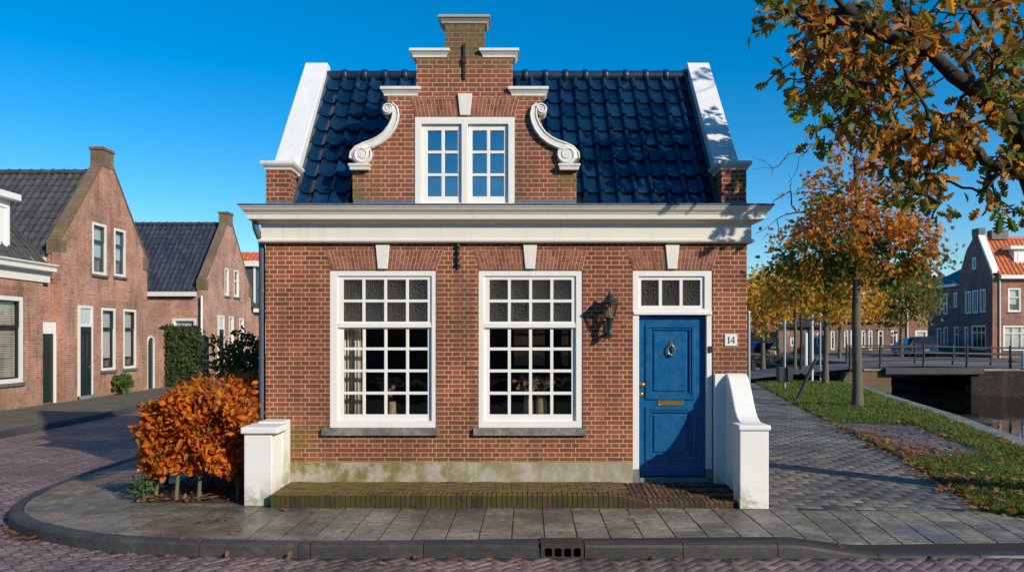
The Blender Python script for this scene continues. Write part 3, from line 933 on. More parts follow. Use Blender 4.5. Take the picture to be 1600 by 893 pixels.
ls = wallthing('stoop_wall', (-3.06, 9.6, 0), 'low white rendered side wall with flat capped pillar next to the orange hedge')
m = MB(); m.box(fx(381, 9.26), fx(425, 9.26), 9.26, 9.66, 0.0, fz(677, 9.26)); m.build('pillar', RENDER, ls, bevel=0.012, seg=2)
m = MB(); m.box(fx(381, 9.26) - .03, fx(425, 9.26) + .08, 9.22, 9.70, fz(677, 9.26) + .002, fz(667, 9.22)); m.build('pillar_cap', RENDER, ls, bevel=0.014, seg=2)
m = MB(); m.box(-3.2, fx(454) + .0, 9.66, 9.998, 0.0, fz(654)); m.build('wall_section', RENDER_ALGAE, ls, bevel=0.012, seg=2)
rs = wallthing('stoop_wall', (2.85, 9.6, 0), 'white rendered side wall sweeping down in a curve right of the blue door')
RX0, RX1 = fx(1114.2), fx(1167) - .03
prof = [(9.998, 0.0), (9.998, 1.568), (9.93, 1.566), (9.88, 1.552), (9.83, 1.52), (9.77, 1.455), (9.70, 1.37), (9.64, 1.28), (9.58, 1.19), (9.52, 1.115), (9.45, 1.055), (9.38, 1.02), (9.30, 1.0), (9.12, 0.985), (9.12, 0.0)]
m = MB(); m.box(RX0, 2.80, 9.93, 9.996, 0.0, 1.56); m.build('wall_panel', RENDER, rs, bevel=0.008)
m = MB(); m.plate(east(2.765), prof, w0=0.0, w1=RX1 - 2.765); m.build('curved_wall', RENDER, rs, bevel=0.016, seg=2)
m = MB(); m.box(fx(1156, 9.09), fx(1201.5, 9.09), 9.09, 9.36, 0.0, 0.93); m.build('pillar', RENDER, rs, bevel=0.012, seg=2)
m = MB(); m.box(fx(1156, 9.09) - .02, fx(1201.5, 9.09) + .02, 9.065, 9.38, 0.932, 0.995); m.build('pillar_cap', RENDER, rs, bevel=0.016, seg=2)

STOOPB = stonemat('mossy_stoop_brick', [(0, (0.075, 0.038, 0.028)), (0.5, (0.12, 0.058, 0.042)), (1, (0.17, 0.085, 0.06))], 0.8, moss=(0.10, 0.105, 0.018), mossamt=0.95, grain=70, dark=0.4)
# moss thins out towards the door
def stoop_mat():
    M, nt, b, out = newmat('stoop_brick_moss_shade')
    p = pos(nt)
    c = ramp(nt, island(nt), [(0, (0.06, 0.032, 0.024)), (0.5, (0.125, 0.058, 0.042)), (1, (0.20, 0.095, 0.068))])
    g = noise(nt, 70.0, 5, 0.7, p)
    c = mixc(nt, 0.5, c, mixc(nt, g, (0.4, 0.4, 0.4), (1.5, 1.5, 1.5)), 'MULTIPLY')
    x = N(nt, 'ShaderNodeSeparateXYZ', {0: p}).outputs[0]
    n1 = maprange(nt, noise(nt, 3.4, 6, 0.7, p), 0.36, 0.58)
    a = mth(nt, 'MULTIPLY', n1, maprange(nt, x, 1.9, 0.7, 0.22, 0.9))
    n2 = noise(nt, 22.0, 4, 0.65, p)
    c = mixc(nt, a, c, mixc(nt, n2, (0.045, 0.050, 0.009), (0.215, 0.18, 0.032)))
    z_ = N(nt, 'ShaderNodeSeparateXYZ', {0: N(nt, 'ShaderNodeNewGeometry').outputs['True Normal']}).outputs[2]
    c = mixc(nt, mth(nt, 'MULTIPLY', maprange(nt, z_, .6, .2), .62), c, mixc(nt, n1, (0.022, 0.016, 0.012), (0.016, 0.024, 0.008)))  # upright faces darkened: shade on the step front painted into the colour
    h = mth(nt, 'ADD', g, mth(nt, 'MULTIPLY', n2, 1.5))
    setp(nt, b, c=c, r=0.85, n=bump(nt, h, 0.5, 0.01), s=0.3)
    return M
STOOPM = stoop_mat()
stoop = thing('brick_stoop', (0, 9.6, 0), 'low mossy brick step along the foot of the house front', 'step')
SX0, SX1 = fx(426, 9.2) - .01, 2.78


def stoop_h(x, y):
    full = 0.158
    t = sstep(1.15, 1.6, x)
    lowf = 0.065 + 0.085 * min(1, max(0, (y - 9.14) / 0.8))
    return full * (1 - t) + lowf * t


m = MB(); x = SX0
def jbrick(m, x0, x1, y0, y1, zt, j=0.005, zb=-0.02, tilt=0.004):
    a, b_, c, d = [zt + random.uniform(-tilt, tilt) for _ in range(4)]
    e = 0.006
    vs = [(x0, y0, zb), (x1, y0, zb), (x1, y1, zb), (x0, y1, zb),
          (x0, y0, a - e), (x1, y0, b_ - e), (x1, y1, c - e), (x0, y1, d - e),
          (x0 + e, y0 + e, a), (x1 - e, y0 + e, b_), (x1 - e, y1 - e, c), (x0 + e, y1 - e, d)]
    fs = [(0, 1, 5, 4), (1, 2, 6, 5), (2, 3, 7, 6), (3, 0, 4, 7), (4, 5, 9, 8), (5, 6, 10, 9), (6, 7, 11, 10), (7, 4, 8, 11), (8, 9, 10, 11)]
    m.add(vs, fs)
while x < SX1 - .03:
    w = random.uniform(0.056, 0.066)
    o = random.uniform(-.004, .004)
    jbrick(m, x + .003, x + w - .003, 9.15 + o, 9.36 + random.uniform(-.01, .01), stoop_h(x, 9.2) + random.uniform(-.004, .004), tilt=.003)
    x += w
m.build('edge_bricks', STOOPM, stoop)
m = MB()
y = 9.37
rowi = 0
while y < 9.96:
    d = 0.105; x = SX0 + (0.1 if rowi % 2 else 0.0) - .0
    xe = 1.45
    if rowi % 2: jbrick(m, SX0, x - .006, y, y + d - .007, stoop_h(x, y))
    while x < xe:
        w = 0.205; jbrick(m, x, min(x + w - .007, xe), y, y + d - .007, stoop_h(x, y) + random.uniform(-.004, .004)); x += w
    y += d; rowi += 1
x = 1.46
while x < SX1 - .03:
    for (ya, yb) in ((9.37, 9.575), (9.58, 9.785), (9.79, 9.99)):
        jbrick(m, x + .003, x + .06, ya, yb, stoop_h(x, (ya + yb) / 2) + random.uniform(-.004, .004), tilt=.006)
    x += 0.064
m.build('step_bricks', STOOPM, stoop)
m = MB(); m.plate(east(SX0), [(9.17, -0.05), (9.99, -0.05), (9.99, 0.125), (9.17, 0.12)], w0=0, w1=1.3 - SX0)
m.plate(east(1.3), [(9.17, -0.05), (9.99, -0.05), (9.99, 0.115), (9.17, 0.03)], w0=0, w1=SX1 - 1.3)
m.build('step_bed', paint('mossy_bed', (0.05, 0.045, 0.02), 0.9, 0.4, 12.0, 0.5), stoop)

# ------------------------------------------------------------------ things on the inner sills
m = MB()
n = 46
vs = []
for zz in (0.9, 2.9):
    for k in range(n + 1):
        t = k / n
        vs.append((fx(533, 10.2) + (fx(562, 10.2) - fx(533, 10.2)) * t, 10.27 + 0.022 * math.sin(t * 2 * PI * 5.5) + 0.006 * math.sin(t * 31), zz))
fs = [(k, k + 1, n + 1 + k + 1, n + 1 + k) for k in range(n)]
m.add(vs, fs, True)
cu = m.build('curtain', CURTAIN, None, recalc=False)
sol = cu.modifiers.new('thickness', 'SOLIDIFY'); sol.thickness = 0.006
tag(cu, 'cream pleated curtain hanging at the left side of the left front window', 'curtain')
VASE = brick('woven_vase', (0.62, 0.45, 0.26), (0.50, 0.35, 0.2), (0.12, 0.08, 0.05), bw=0.03, rh=0.014, ms=0.0025, algae=None, bmp=1.0, squash=1.0)
DRY = leafmat('dried_leaf', [(0, (0.20, 0.10, 0.04)), (0.4, (0.32, 0.2, 0.09)), (0.7, (0.12, 0.10, 0.04)), (1, (0.28, 0.10, 0.06))], 0.3)
SILLZ = fz(668.2)


def vase(px, top_py, r, label, cat='vase', plant=0, group=None):
    X = fx(px, 10.18); zt = fz(top_py, 10.18)
    v = thing('vase', (X, 10.2, SILLZ), label, cat, group)
    m = MB(); h = zt - SILLZ
    m.lathe((X, 10.2, SILLZ), [(r * .7, 0.0), (r * .9, h * .15), (r, h * .5), (r * .92, h * .8), (r * .8, h), (r * .7, h), (r * .75, h * .6), (r * .6, 0.02)], 20)
    m.build('body', VASE, v)
    if plant:
        m = MB()
        lf = MB()
        for k in range(plant):
            a = random.uniform(0, 2 * PI); s = random.uniform(.04, .16)
            tip = Vector((X + s * math.cos(a), 10.2 + .4 * s * math.sin(a), zt + random.uniform(.05, .2)))
            m.tube([(X, 10.2, zt - .05), (X + .3 * s * math.cos(a), 10.2, zt + .05), tip], 0.004, 5)
            for q in range(4):
                d = Vector((random.uniform(-1, 1), random.uniform(-.5, .5), random.uniform(-.3, 1))).normalized(); sd = d.cross(Vector((0, 1, .2))).normalized()
                L = random.uniform(.05, .09)
                lf.add([tip, tip + d * L * .5 + sd * L * .33, tip + d * L, tip + d * L * .5 - sd * L * .33 + Vector((0, .015, 0))], [(0, 1, 2), (0, 2, 3)])
        m.build('stem', bpy.data.materials['dried_leaf'], v)
        lf.build('foliage', DRY, v, recalc=False)
    return v


vase(825.5, 616, 0.066, 'woven tan vase with dried leaves at left of the pair in the right window', plant=12)
vase(845.5, 614, 0.070, 'woven tan vase with dried leaves at right of the pair in the right window', plant=14)
vase(612.5, 627, 0.056, 'tan ribbed vase with one dried flower in the left front window', plant=3)
JAR = paint('amber_jar', (0.35, 0.24, 0.12), 0.25, 0.2, 30.0)
for px, lb in ((778, 'small amber glass jar at the left end of the right window sill'), (884.5, 'small amber glass jar at the right end of the right window sill')):
    X = fx(px, 10.18)
    v = thing('jar', (X, 10.19, SILLZ), lb, 'jar', 'jars on the window sill')
    m = MB(); m.lathe((X, 10.19, SILLZ), [(0.045, 0), (0.05, 0.01), (0.05, 0.08), (0.04, 0.10), (0.028, 0.11)], 16); m.build('body', JAR, v)
    m = MB(); m.lathe((X, 10.19, SILLZ), [(0.03, 0.111), (0.032, 0.13), (0.012, 0.135), (0.014, 0.15), (0.0001, 0.155)], 14); m.build('lid', LEAD, v)

# ------------------------------------------------------------------ ground, streets, pavement
GR = Fr((0, 0, 0), (1, 0, 0), (0, 0, 1), V=(0, 1, 0))


def sheet(name, outline, holes, z, mat, thick=0.05, kind='structure'):
    m = MB(); m.plate(GR, outline, holes, w0=z - thick, w1=z)
    o = m.build(name, mat, None); o['kind'] = kind
    return o


def catmull(P, n=8):
    P = [Vector(p) for p in P]; out = []
    for i in range(len(P) - 1):
        p0 = P[max(i - 1, 0)]; p1 = P[i]; p2 = P[i + 1]; p3 = P[min(i + 2, len(P) - 1)]
        for k in range(n):
            t = k / n
            out.append(0.5 * ((2 * p1) + (p2 - p0) * t + (2 * p0 - 5 * p1 + 4 * p2 - p3) * t * t + (3 * p1 - p0 - 3 * p2 + p3) * t ** 3))
    out.append(P[-1]); return out


def inpoly(x, y, poly):
    inside = np.zeros(len(x), bool); j = len(poly) - 1
    for i in range(len(poly)):
        xi, yi = poly[i]; xj, yj = poly[j]
        c = ((yi > y) != (yj > y)) & (x < (xj - xi) * (y - yi) / (yj - yi + 1e-12) + xi)
        inside ^= c; j = i
    return inside


RZ = -0.13
CAN_L = [(6.5, 2.0), (10.0, 15.0), (11.4, 19.6), (13.2, 26.8), (15.2, 34.2)]
canal = CAN_L + [(17.4, 35.2), (17.4, 62.0), (21.0, 62.0), (21.0, 35.2), (70.0, 35.2), (70.0, 2.0)]
ASPH = paint('asphalt', (0.085, 0.082, 0.090), 0.8, 0.2, 3.0, 0.3)
SOIL = paint('soil', (0.045, 0.032, 0.022), 0.95, 0.4, 8.0, 0.6)
SAND = paint('joint_sand', (0.016, 0.014, 0.012), 0.95, 0.4, 20.0, 0.4)
FIELD = paint('far_field', (0.07, 0.08, 0.045), 0.95, 0.3, 0.2, 0.2)
sheet('ground', [(-1500, -600), (1500, -600), (1500, 2500), (-1500, 2500)], [canal], -0.19, FIELD, 0.3)
# our kerb line: from the side street round the corner and along the front
K1 = [(-6.42, 45.0), (-6.42, 30.0), (-6.43, 20.0), (-6.45, 14.0), (-6.47, 12.0), (-6.42, 10.9), (-6.27, 9.95), (-6.02, 9.2), (-5.62, 8.65), (-5.05, 8.22), (-4.25, 7.83), (-3.2, 7.62), (-2.2, 7.55), (-1.98, 7.545)]
KC = [tuple(q) for q in catmull([(a, b, 0) for a, b in K1], 10)]
KC = [(q[0], q[1]) for q in KC]
def drop(x): return 0.105 * sstep(2.7, 3.6, x)
KERB = stonemat('kerb_stone', [(0, (0.034, 0.035, 0.034)), (1, (0.066, 0.065, 0.062))], 0.72, wet=0.25, grain=55.0, dark=0.55, bmp=0.7, moss=(0.05, 0.058, 0.018), mossamt=0.7)
kprof = [(-0.15, -0.22), (-0.15, 0.002), (-0.035, 0.004), (-0.012, -0.006), (0.0, -0.03), (0.014, -0.22)]
m = MB()
# stones along the curve
seg = []; L = 0; cur = [KC[0]]
for a, b in zip(KC[:-1], KC[1:]):
    d = math.hypot(b[0] - a[0], b[1] - a[1]); L += d; cur.append(b)
    if L > 0.98: seg.append(cur); cur = [b]; L = 0
if len(cur) > 1: seg.append(cur)
def trim(pl, e=0.004):
    p0, p1 = Vector(pl[0]), Vector(pl[1]); q0, q1 = Vector(pl[-1]), Vector(pl[-2])
    return [tuple(p0 + (p1 - p0).normalized() * e)] + pl[1:-1] + [tuple(q0 + (q1 - q0).normalized() * e)]
for sgm in seg: m.sweep(trim(sgm), kprof)
xs = [-1.98, -0.87, 0.275, None, 0.712, 1.68, 2.61, 3.6, 4.6, 5.6, 6.6, 7.6, 8.6, 9.6, 10.6, 12.0]
for a, b in zip(xs[:-1], xs[1:]):
    if a is None or b is None: continue
    nn = 6
    pl = [(a + (b - a) * k / nn, 7.545 - 0.006 * (a > 0)) for k in range(nn + 1)]
    b0 = len(m.v); m.sweep(trim(pl), kprof)
    for v in m.v[b0:]:
        v.z = v.z - drop(v.x) if v.z > -0.2 else v.z
o = m.build('kerb', KERB, None); o['kind'] = 'structure'
# road brick paving (herringbone)
BRR = stonemat('street_clinker', [(0, (0.17, 0.115, 0.105)), (0.35, (0.23, 0.155, 0.14)), (0.7, (0.27, 0.18, 0.155)), (1, (0.21, 0.155, 0.15))], 0.62, wet=0.25, grain=110, dark=0.4, moss=(0.06, 0.05, 0.03), mossamt=0.35)
roadpoly = KC + [(40.0, 7.545), (40.0, 2.0), (-30.0, 2.0), (-30.0, 9.0), (-14.5, 9.0), (-11.6, 11.0), (-10.95, 14.0), (-10.95, 45.0)]
sheet('road_bed', roadpoly, [], RZ - 0.005, SAND, 0.03)
def pavers(name, cx, cy, ang, L, W, zf, mat, gap=0.006, e=0.007, tilt=0.004, depth=0.03, seed=3):
    r = np.random.default_rng(seed); n = len(cx)
    L = np.broadcast_to(np.asarray(L, float), (n,)); W = np.broadcast_to(np.asarray(W, float), (n,))
    ca, sa = np.cos(ang), np.sin(ang)
    z = zf(cx, cy) + r.normal(0, tilt * .5, n)
    tx, ty = r.normal(0, tilt, n) / L, r.normal(0, tilt, n) / W
    V = np.zeros((n, 12, 3))
    for ring, (ins, dz) in enumerate(((0, -depth), (0, -e), (e, 0))):
        for k, (sx, sy) in enumerate(((-1, -1), (1, -1), (1, 1), (-1, 1))):
            u = sx * (L / 2 - gap / 2 - ins); v = sy * (W / 2 - gap / 2 - ins)
            V[:, ring * 4 + k, 0] = cx + u * ca - v * sa
            V[:, ring * 4 + k, 1] = cy + u * sa + v * ca
            V[:, ring * 4 + k, 2] = z + dz + u * tx + v * ty
    f = []
    for a in (0, 4):
        for k in range(4): f.append((a + k, a + (k + 1) % 4, a + 4 + (k + 1) % 4, a + 4 + k))
    f.append((8, 9, 10, 11))
    Fi = (np.array(f)[None] + (np.arange(n) * 12)[:, None, None]).reshape(-1, 4)
    o = np_mesh(name, V.reshape(-1, 3), [Fi], mat); o['kind'] = 'structure'
    return o


u = 0.1
g = np.arange(-420, 420)
gi, gj = np.meshgrid(g, g, indexing='ij'); gi, gj = gi.ravel(), gj.ravel()
c = (gi - gj) % 4
hx = np.concatenate([(gi[c == 0] + 1.0) * u, (gi[c == 3] + .5) * u]); hy = np.concatenate([(gj[c == 0] + .5) * u, (gj[c == 3] + 1.0) * u])
ha = np.concatenate([np.zeros((c == 0).sum()), np.full((c == 3).sum(), PI / 2)])
A = PI / 4
px_, py_ = hx * math.cos(A) - hy * math.sin(A) - 4, hx * math.sin(A) + hy * math.cos(A) + 16
k = (py_ > 5.6) & (py_ < 27) & (px_ > -15) & (px_ < 10)
px_, py_, ha = px_[k], py_[k], ha[k] + A
k = inpoly(px_, py_, roadpoly); px_, py_, ha = px_[k], py_[k], ha[k]
pavers('road', px_, py_, ha, 0.2, 0.1, lambda x, y: np.full(len(x), RZ) + 0.0015 * np.sin(x * 1.3) * np.sin(y * .9), BRR, gap=0.008, e=0.0012, tilt=0.001)
FARROAD = brick('far_clinker', (0.12, 0.09, 0.095), (0.095, 0.07, 0.075), (0.04, 0.035, 0.03), bw=0.2, rh=0.1, ms=0.004, squash=1.0)
sheet('side_street', [(-10.95, 26.9), (-6.42, 26.9), (-6.42, 60), (-10.95, 60)], [], RZ, FARROAD, 0.02)
# our pavement: flags laid in columns running towards the house
def clip_convex(poly, cl):
    for i in range(len(cl)):
        ax, ay = cl[i]; bx, by = cl[(i + 1) % len(cl)]
        out = []
        for j in range(len(poly)):
            p, q = poly[j], poly[(j + 1) % len(poly)]
            sp = (bx - ax) * (p[1] - ay) - (by - ay) * (p[0] - ax); sq = (bx - ax) * (q[1] - ay) - (by - ay) * (q[0] - ax)
            if sp >= 0: out.append(p)
            if (sp >= 0) != (sq >= 0):
                t = sp / (sp - sq); out.append((p[0] + (q[0] - p[0]) * t, p[1] + (q[1] - p[1]) * t))
        poly = out
        if len(poly) < 3: return []
    return poly


def inset(path, d):
    P = [Vector(p) for p in path]; out = []
    for i in range(len(P)):
        t = (P[min(i + 1, len(P) - 1)] - P[max(i - 1, 0)]).normalized(); out.append((P[i].x - t.y * d, P[i].y + t.x * d))
    return out


KI = inset(KC, 0.153)
KI = [q for q in KI if q[1] < 21]
FLAG = stonemat('concrete_flag', [(0, (0.18, 0.155, 0.115)), (0.3, (0.25, 0.215, 0.165)), (0.7, (0.30, 0.26, 0.20)), (1, (0.215, 0.195, 0.165))], 0.62, wet=0.38, grain=120, dark=0.5, moss=(0.085, 0.08, 0.03), mossamt=0.5, band=(9.1, 9.9))
ring = [p for p in KI[::4]] + [KI[-1]]
XK = float(np.interp(9.45, [p[1] for p in KI[::-1]], [p[0] for p in KI[::-1]]))
RA = [(XK, 9.45)] + [p for p in ring if p[1] < 9.44] + [(9.5, 7.70), (9.5, 9.45)]
RB = [p for p in ring if p[1] > 9.46]
RB = RB + [(XK, 9.45), (-4.72, 9.45), (-4.72, 21.0)]
def pav_z(x, y): return -drop(x) * (1 - sstep(7.5, 9.1, y))
m = MB(); rd = random.Random(5); tw = 0.335; a = -0.02
ca, sa = math.cos(a), math.sin(a)
def flag(q):
    if sum(p[0] for p in q) / len(q) > 3.06 and sum(p[1] for p in q) / len(q) > 9.15: return
    cx_ = sum(p[0] for p in q) / len(q); cy_ = sum(p[1] for p in q) / len(q)
    sx, sy = rd.gauss(0, .002), rd.gauss(0, .002); dz_ = max(-.001, min(.003, rd.gauss(0, .0014)))
    zt = lambda p: pav_z(p[0], p[1]) + dz_ + (p[0] - cx_) * sx + (p[1] - cy_) * sy
    inn = [(p[0] + (cx_ - p[0]) * .014, p[1] + (cy_ - p[1]) * .014) for p in q]
    nq = len(q)
    vs = [(p[0], p[1], zt(p) - .035) for p in q] + [(p[0], p[1], zt(p) - .002) for p in q] + [(p[0], p[1], zt(p)) for p in inn]
    fs = [tuple(range(2 * nq, 3 * nq))]
    for b in (0, nq):
        for k in range(nq): fs.append((b + k, b + (k + 1) % nq, b + nq + (k + 1) % nq, b + nq + k))
    m.add(vs, fs)


for ci in range(-26, 36):
    off = rd.choice([0.0, 0.11, 0.17, 0.22, 0.05])
    th = 0.30
    for ri_ in range(-4, 46):
        u0, v0 = ci * tw, 7.3 + ri_ * th + off
        q = [(u0 + .007, v0 + .007), (u0 + tw - .007, v0 + .007), (u0 + tw - .007, v0 + th - .007), (u0 + .007, v0 + th - .007)]
        q = [(x * ca - (y - 8) * sa, 8 + x * sa + (y - 8) * ca) for x, y in q]
        for reg in (RA, RB):
          q_ = clip_convex(q, reg)
          if len(q_) < 3: continue
          flag(q_)
o = m.build('pavement', FLAG, None); o['kind'] = 'structure'
bed = MB()
rb = [p for p in KI] + [(-1.9, 7.70), (2.6, 7.70)]
bed.plate(GR, rb + [(2.6, 10.0), (-3.0, 10.0), (-3.0, 21.0)], w0=-0.1, w1=-0.004)
bed.build('pavement_bed', paint('mossy_sand', (0.022, 0.019, 0.009), 0.95, 0.5, 9.0, 0.5), None)['kind'] = 'structure'
sl = MB(); nx, ny = 80, 24
vs = [(2.6 + 8 * i / nx, 7.70 + 1.7 * j / ny, pav_z(2.6 + 8 * i / nx, 7.70 + 1.7 * j / ny) - .006) for j in range(ny + 1) for i in range(nx + 1)]
sl.add(vs, [(j * (nx + 1) + i, j * (nx + 1) + i + 1, (j + 1) * (nx + 1) + i + 1, (j + 1) * (nx + 1) + i) for j in range(ny) for i in range(nx)])
sl.build('pavement_slope_bed', bpy.data.materials['mossy_sand'], None)['kind'] = 'structure'
# path beside the house
pathpoly = [(3.06, 9.1), (5.62, 9.1), (6.62, 12.7), (7.75, 18.5), (9.25, 26.2), (10.9, 34.6), (3.06, 34.6)]
A = math.radians(-6)
gi, gj = np.meshgrid(np.arange(-70, 90), np.arange(-10, 150), indexing='ij'); gi, gj = gi.ravel(), gj.ravel()
qx, qy = (gi + 0.5 * (gj % 2)) * 0.30, gj * 0.20
px_, py_ = 4 + qx * math.cos(A) - qy * math.sin(A), 9.0 + qx * math.sin(A) + qy * math.cos(A)
k = inpoly(px_, py_, pathpoly); px_, py_ = px_[k], py_[k]
PATHM = stonemat('path_paver', [(0, (0.13, 0.115, 0.092)), (0.4, (0.19, 0.168, 0.135)), (0.8, (0.25, 0.22, 0.175)), (1, (0.16, 0.143, 0.125))], 0.7, wet=0.25, grain=120, dark=0.5, moss=(0.06, 0.058, 0.028), mossamt=0.5)
pavers('path', px_, py_, np.full(len(px_), A), 0.3, 0.2, lambda x, y: 0.0008 * np.sin(x * 1.7 + y), PATHM, gap=0.012, e=.001, tilt=0.0012)
sheet('path_bed', [(3.0, 9.0), (5.9, 9.0), (7.0, 12.7), (8.1, 18.5), (9.6, 26.2), (11.2, 34.6), (3.0, 34.6)], [], -0.004, bpy.data.materials['mossy_sand'], 0.05)
# grass strip along the canal with a patch of clinkers
patch = [(7.62, 18.2), (9.15, 17.5), (8.12, 12.95), (6.62, 12.8)]
GRASSB = paint('turf', (0.050, 0.072, 0.014), 0.95, 0.4, 5.0, 0.5, dirt=(0.07, 0.05, 0.02))
def can_x(y): return float(np.interp(y, [c[1] for c in CAN_L], [c[0] for c in CAN_L]))
def edge_x(y): return float(np.interp(y, [8.3, 8.95, 12.6, 18.5, 26.2, 34.0], [6.9, 5.55, 6.52, 7.65, 9.2, 10.85]))
gp = [(edge_x(y), y) for y in (8.6, 8.95, 10.8, 12.6, 15.5, 18.5, 22, 26.2, 30, 34.0)]
gq = [(can_x(y) - .42, y) for y in (34.0, 30, 26.2, 22, 18.5, 15.5, 12.6, 10.8, 8.95, 8.6)]
m = MB()
ys = np.linspace(8.6, 34.0, 64); nu = 14
def grass_z(x, y):
    e = edge_x(y); c_ = can_x(y) - .42; t = (x - e) / max(.1, c_ - e)
    return 0.012 + 0.05 * math.sin(PI * min(1, max(0, t))) + 0.018 * math.sin(x * 2.3 + y * 1.1) * math.sin(y * 1.7)
vs = []
for y in ys:
    for i in range(nu + 1):
        x = edge_x(y) + (can_x(y) - .42 - edge_x(y)) * i / nu
        zz = grass_z(x, y)
        if inpoly(np.array([x]), np.array([y]), patch)[0]: zz = -0.02
        vs.append((x, y, zz))
m.add(vs, [(j * (nu + 1) + i, j * (nu + 1) + i + 1, (j + 1) * (nu + 1) + i + 1, (j + 1) * (nu + 1) + i) for j in range(len(ys) - 1) for i in range(nu)], True)
m.build('turf', GRASSB, None)['kind'] = 'structure'
A = math.radians(78)
gi, gj = np.meshgrid(np.arange(-40, 40), np.arange(-60, 60), indexing='ij'); gi, gj = gi.ravel(), gj.ravel()
qx, qy = (gi + 0.5 * (gj % 2)) * 0.20, gj * 0.10
px_, py_ = 8 + qx * math.cos(A) - qy * math.sin(A), 15.5 + qx * math.sin(A) + qy * math.cos(A)
k = inpoly(px_, py_, patch)
pavers('brick_patch', px_[k], py_[k], np.full(k.sum(), A), 0.2, 0.1, lambda x, y: np.full(len(x), 0.02), BRR, gap=0.006, tilt=0.004)
# grass blades
nb = 70000
yy = 8.7 + (26.0) * rng.random(nb) ** 1.7
ex = np.interp(yy, [8.3, 8.95, 12.6, 18.5, 26.2, 34.0], [6.9, 5.55, 6.52, 7.65, 9.2, 10.85]); cx_ = np.interp(yy, [c_[1] for c_ in CAN_L], [c_[0] for c_ in CAN_L]) - .40
xx = ex - .04 + (cx_ - ex + .04) * rng.random(nb)
k = ~inpoly(xx, yy, patch) & (yy < 34)
dn = np.sin(xx * 3.1 + 1.7 * np.sin(yy * 1.3)) * np.sin(yy * 2.7 + xx) * 0.5 + 0.5
k &= rng.random(nb) < (0.45 + 0.6 * dn)
xx, yy = xx[k], yy[k]; n = len(xx)
zz = np.array([grass_z(a_, b_) for a_, b_ in zip(xx, yy)])
hh = rng.uniform(.03, .085, n) * (1 + 0.03 * np.maximum(0, yy - 12)); ww = rng.uniform(.003, .006, n) * (1 + 0.09 * np.maximum(0, yy - 9)); th_ = rng.uniform(0, 2 * PI, n); le = rng.uniform(0.1, .8, n) * hh; la = rng.uniform(0, 2 * PI, n)
V = np.zeros((n, 4, 3))
V[:, 0] = np.stack([xx - ww * np.cos(th_), yy - ww * np.sin(th_), zz - .01], 1); V[:, 1] = np.stack([xx + ww * np.cos(th_), yy + ww * np.sin(th_), zz - .01], 1)
V[:, 2] = np.stack([xx + le * .4 * np.cos(la) + ww * .7 * np.cos(th_), yy + le * .4 * np.sin(la) + ww * .7 * np.sin(th_), zz + hh * .6], 1)
V[:, 3] = np.stack([xx + le * np.cos(la), yy + le * np.sin(la), zz + hh], 1)
b = np.arange(n)[:, None] * 4
GRASS = leafmat('grass_blade', [(0, (0.065, 0.13, 0.016)), (0.5, (0.10, 0.175, 0.022)), (0.85, (0.14, 0.19, 0.03)), (1, (0.22, 0.19, 0.06))], 0.3)
o = np_mesh('grass', V.reshape(-1, 3), [b + np.array([[0, 1, 2]]), b + np.array([[0, 2, 3]])], GRASS)
tag(o, 'short green grass on the strip between path and canal', 'grass', kind='stuff')

# canal edge stone, quay walls and water
QUAY = brick('quay_brick', (0.20, 0.085, 0.06), (0.14, 0.07, 0.05), (0.24, 0.21, 0.16), algae=algae_all(0.6, .4, .65, 1.2), bmp=0.8)
EDGE = stonemat('edge_stone', [(0, (0.20, 0.19, 0.165)), (1, (0.26, 0.25, 0.21))], 0.8, grain=70, dark=0.4, moss=(0.09, 0.085, 0.03), mossamt=0.6)
m = MB()
for (a, b_) in zip(CAN_L[:-1], CAN_L[1:]):
    d = Vector((b_[0] - a[0], b_[1] - a[1])); Lk = d.length; d.normalize(); nseg = max(1, int(Lk / 1.2)); nn = Vector((-d.y, d.x))
    fr_ = Fr((a[0], a[1], 0), (d.x, d.y, 0), (nn.x, nn.y, 0))
    for k in range(nseg): m.fbox(fr_, Lk * k / nseg + .004, Lk * (k + 1) / nseg - .004, -0.15, 0.028 + random.uniform(0, .008), -0.05, 0.40)
m.build('canal_edge', EDGE, None, bevel=0.01)['kind'] = 'structure'
m = MB()
for (a, b_) in zip(CAN_L[:-1], CAN_L[1:]):
    d = Vector((b_[0] - a[0], b_[1] - a[1])); Lk = d.length; d.normalize(); nn = Vector((-d.y, d.x))
    m.fbox(Fr((a[0], a[1], 0), (d.x, d.y, 0), (nn.x, nn.y, 0)), 0, Lk, -2.0, -0.16, 0.0, 0.35)
qw = m.build('quay_wall', QUAY, None); qw['kind'] = 'structure'


def water_mat():
    M, nt, b, out = newmat('canal_water')
    p = pos(nt)
    mp = N(nt, 'ShaderNodeMapping', {'Vector': p, 'Scale': (1.0, 0.45, 1.0)}).outputs[0]
    h = mth(nt, 'ADD', noise(nt, 1.6, 4, 0.55, mp), mth(nt, 'MULTIPLY', noise(nt, 7.0, 2, 0.5, mp), 0.25))
    setp(nt, b, c=(0.004, 0.006, 0.006), r=0.03, n=bump(nt, h, 0.12, 0.05), s=0.5, ior=1.33)
    return M
sheet('water', [(5.5, 1.0), (72, 1.0), (72, 64), (5.5, 64)], [], -0.62, water_mat(), 0.02)
m = MB(); m.box(17.4, 21.0, 62.0, 62.4, -2.0, 0.6); m.box(70.0, 70.4, 2.0, 36, -2, 0.5)
m.build('far_quay_wall', QUAY, None)['kind'] = 'structure'

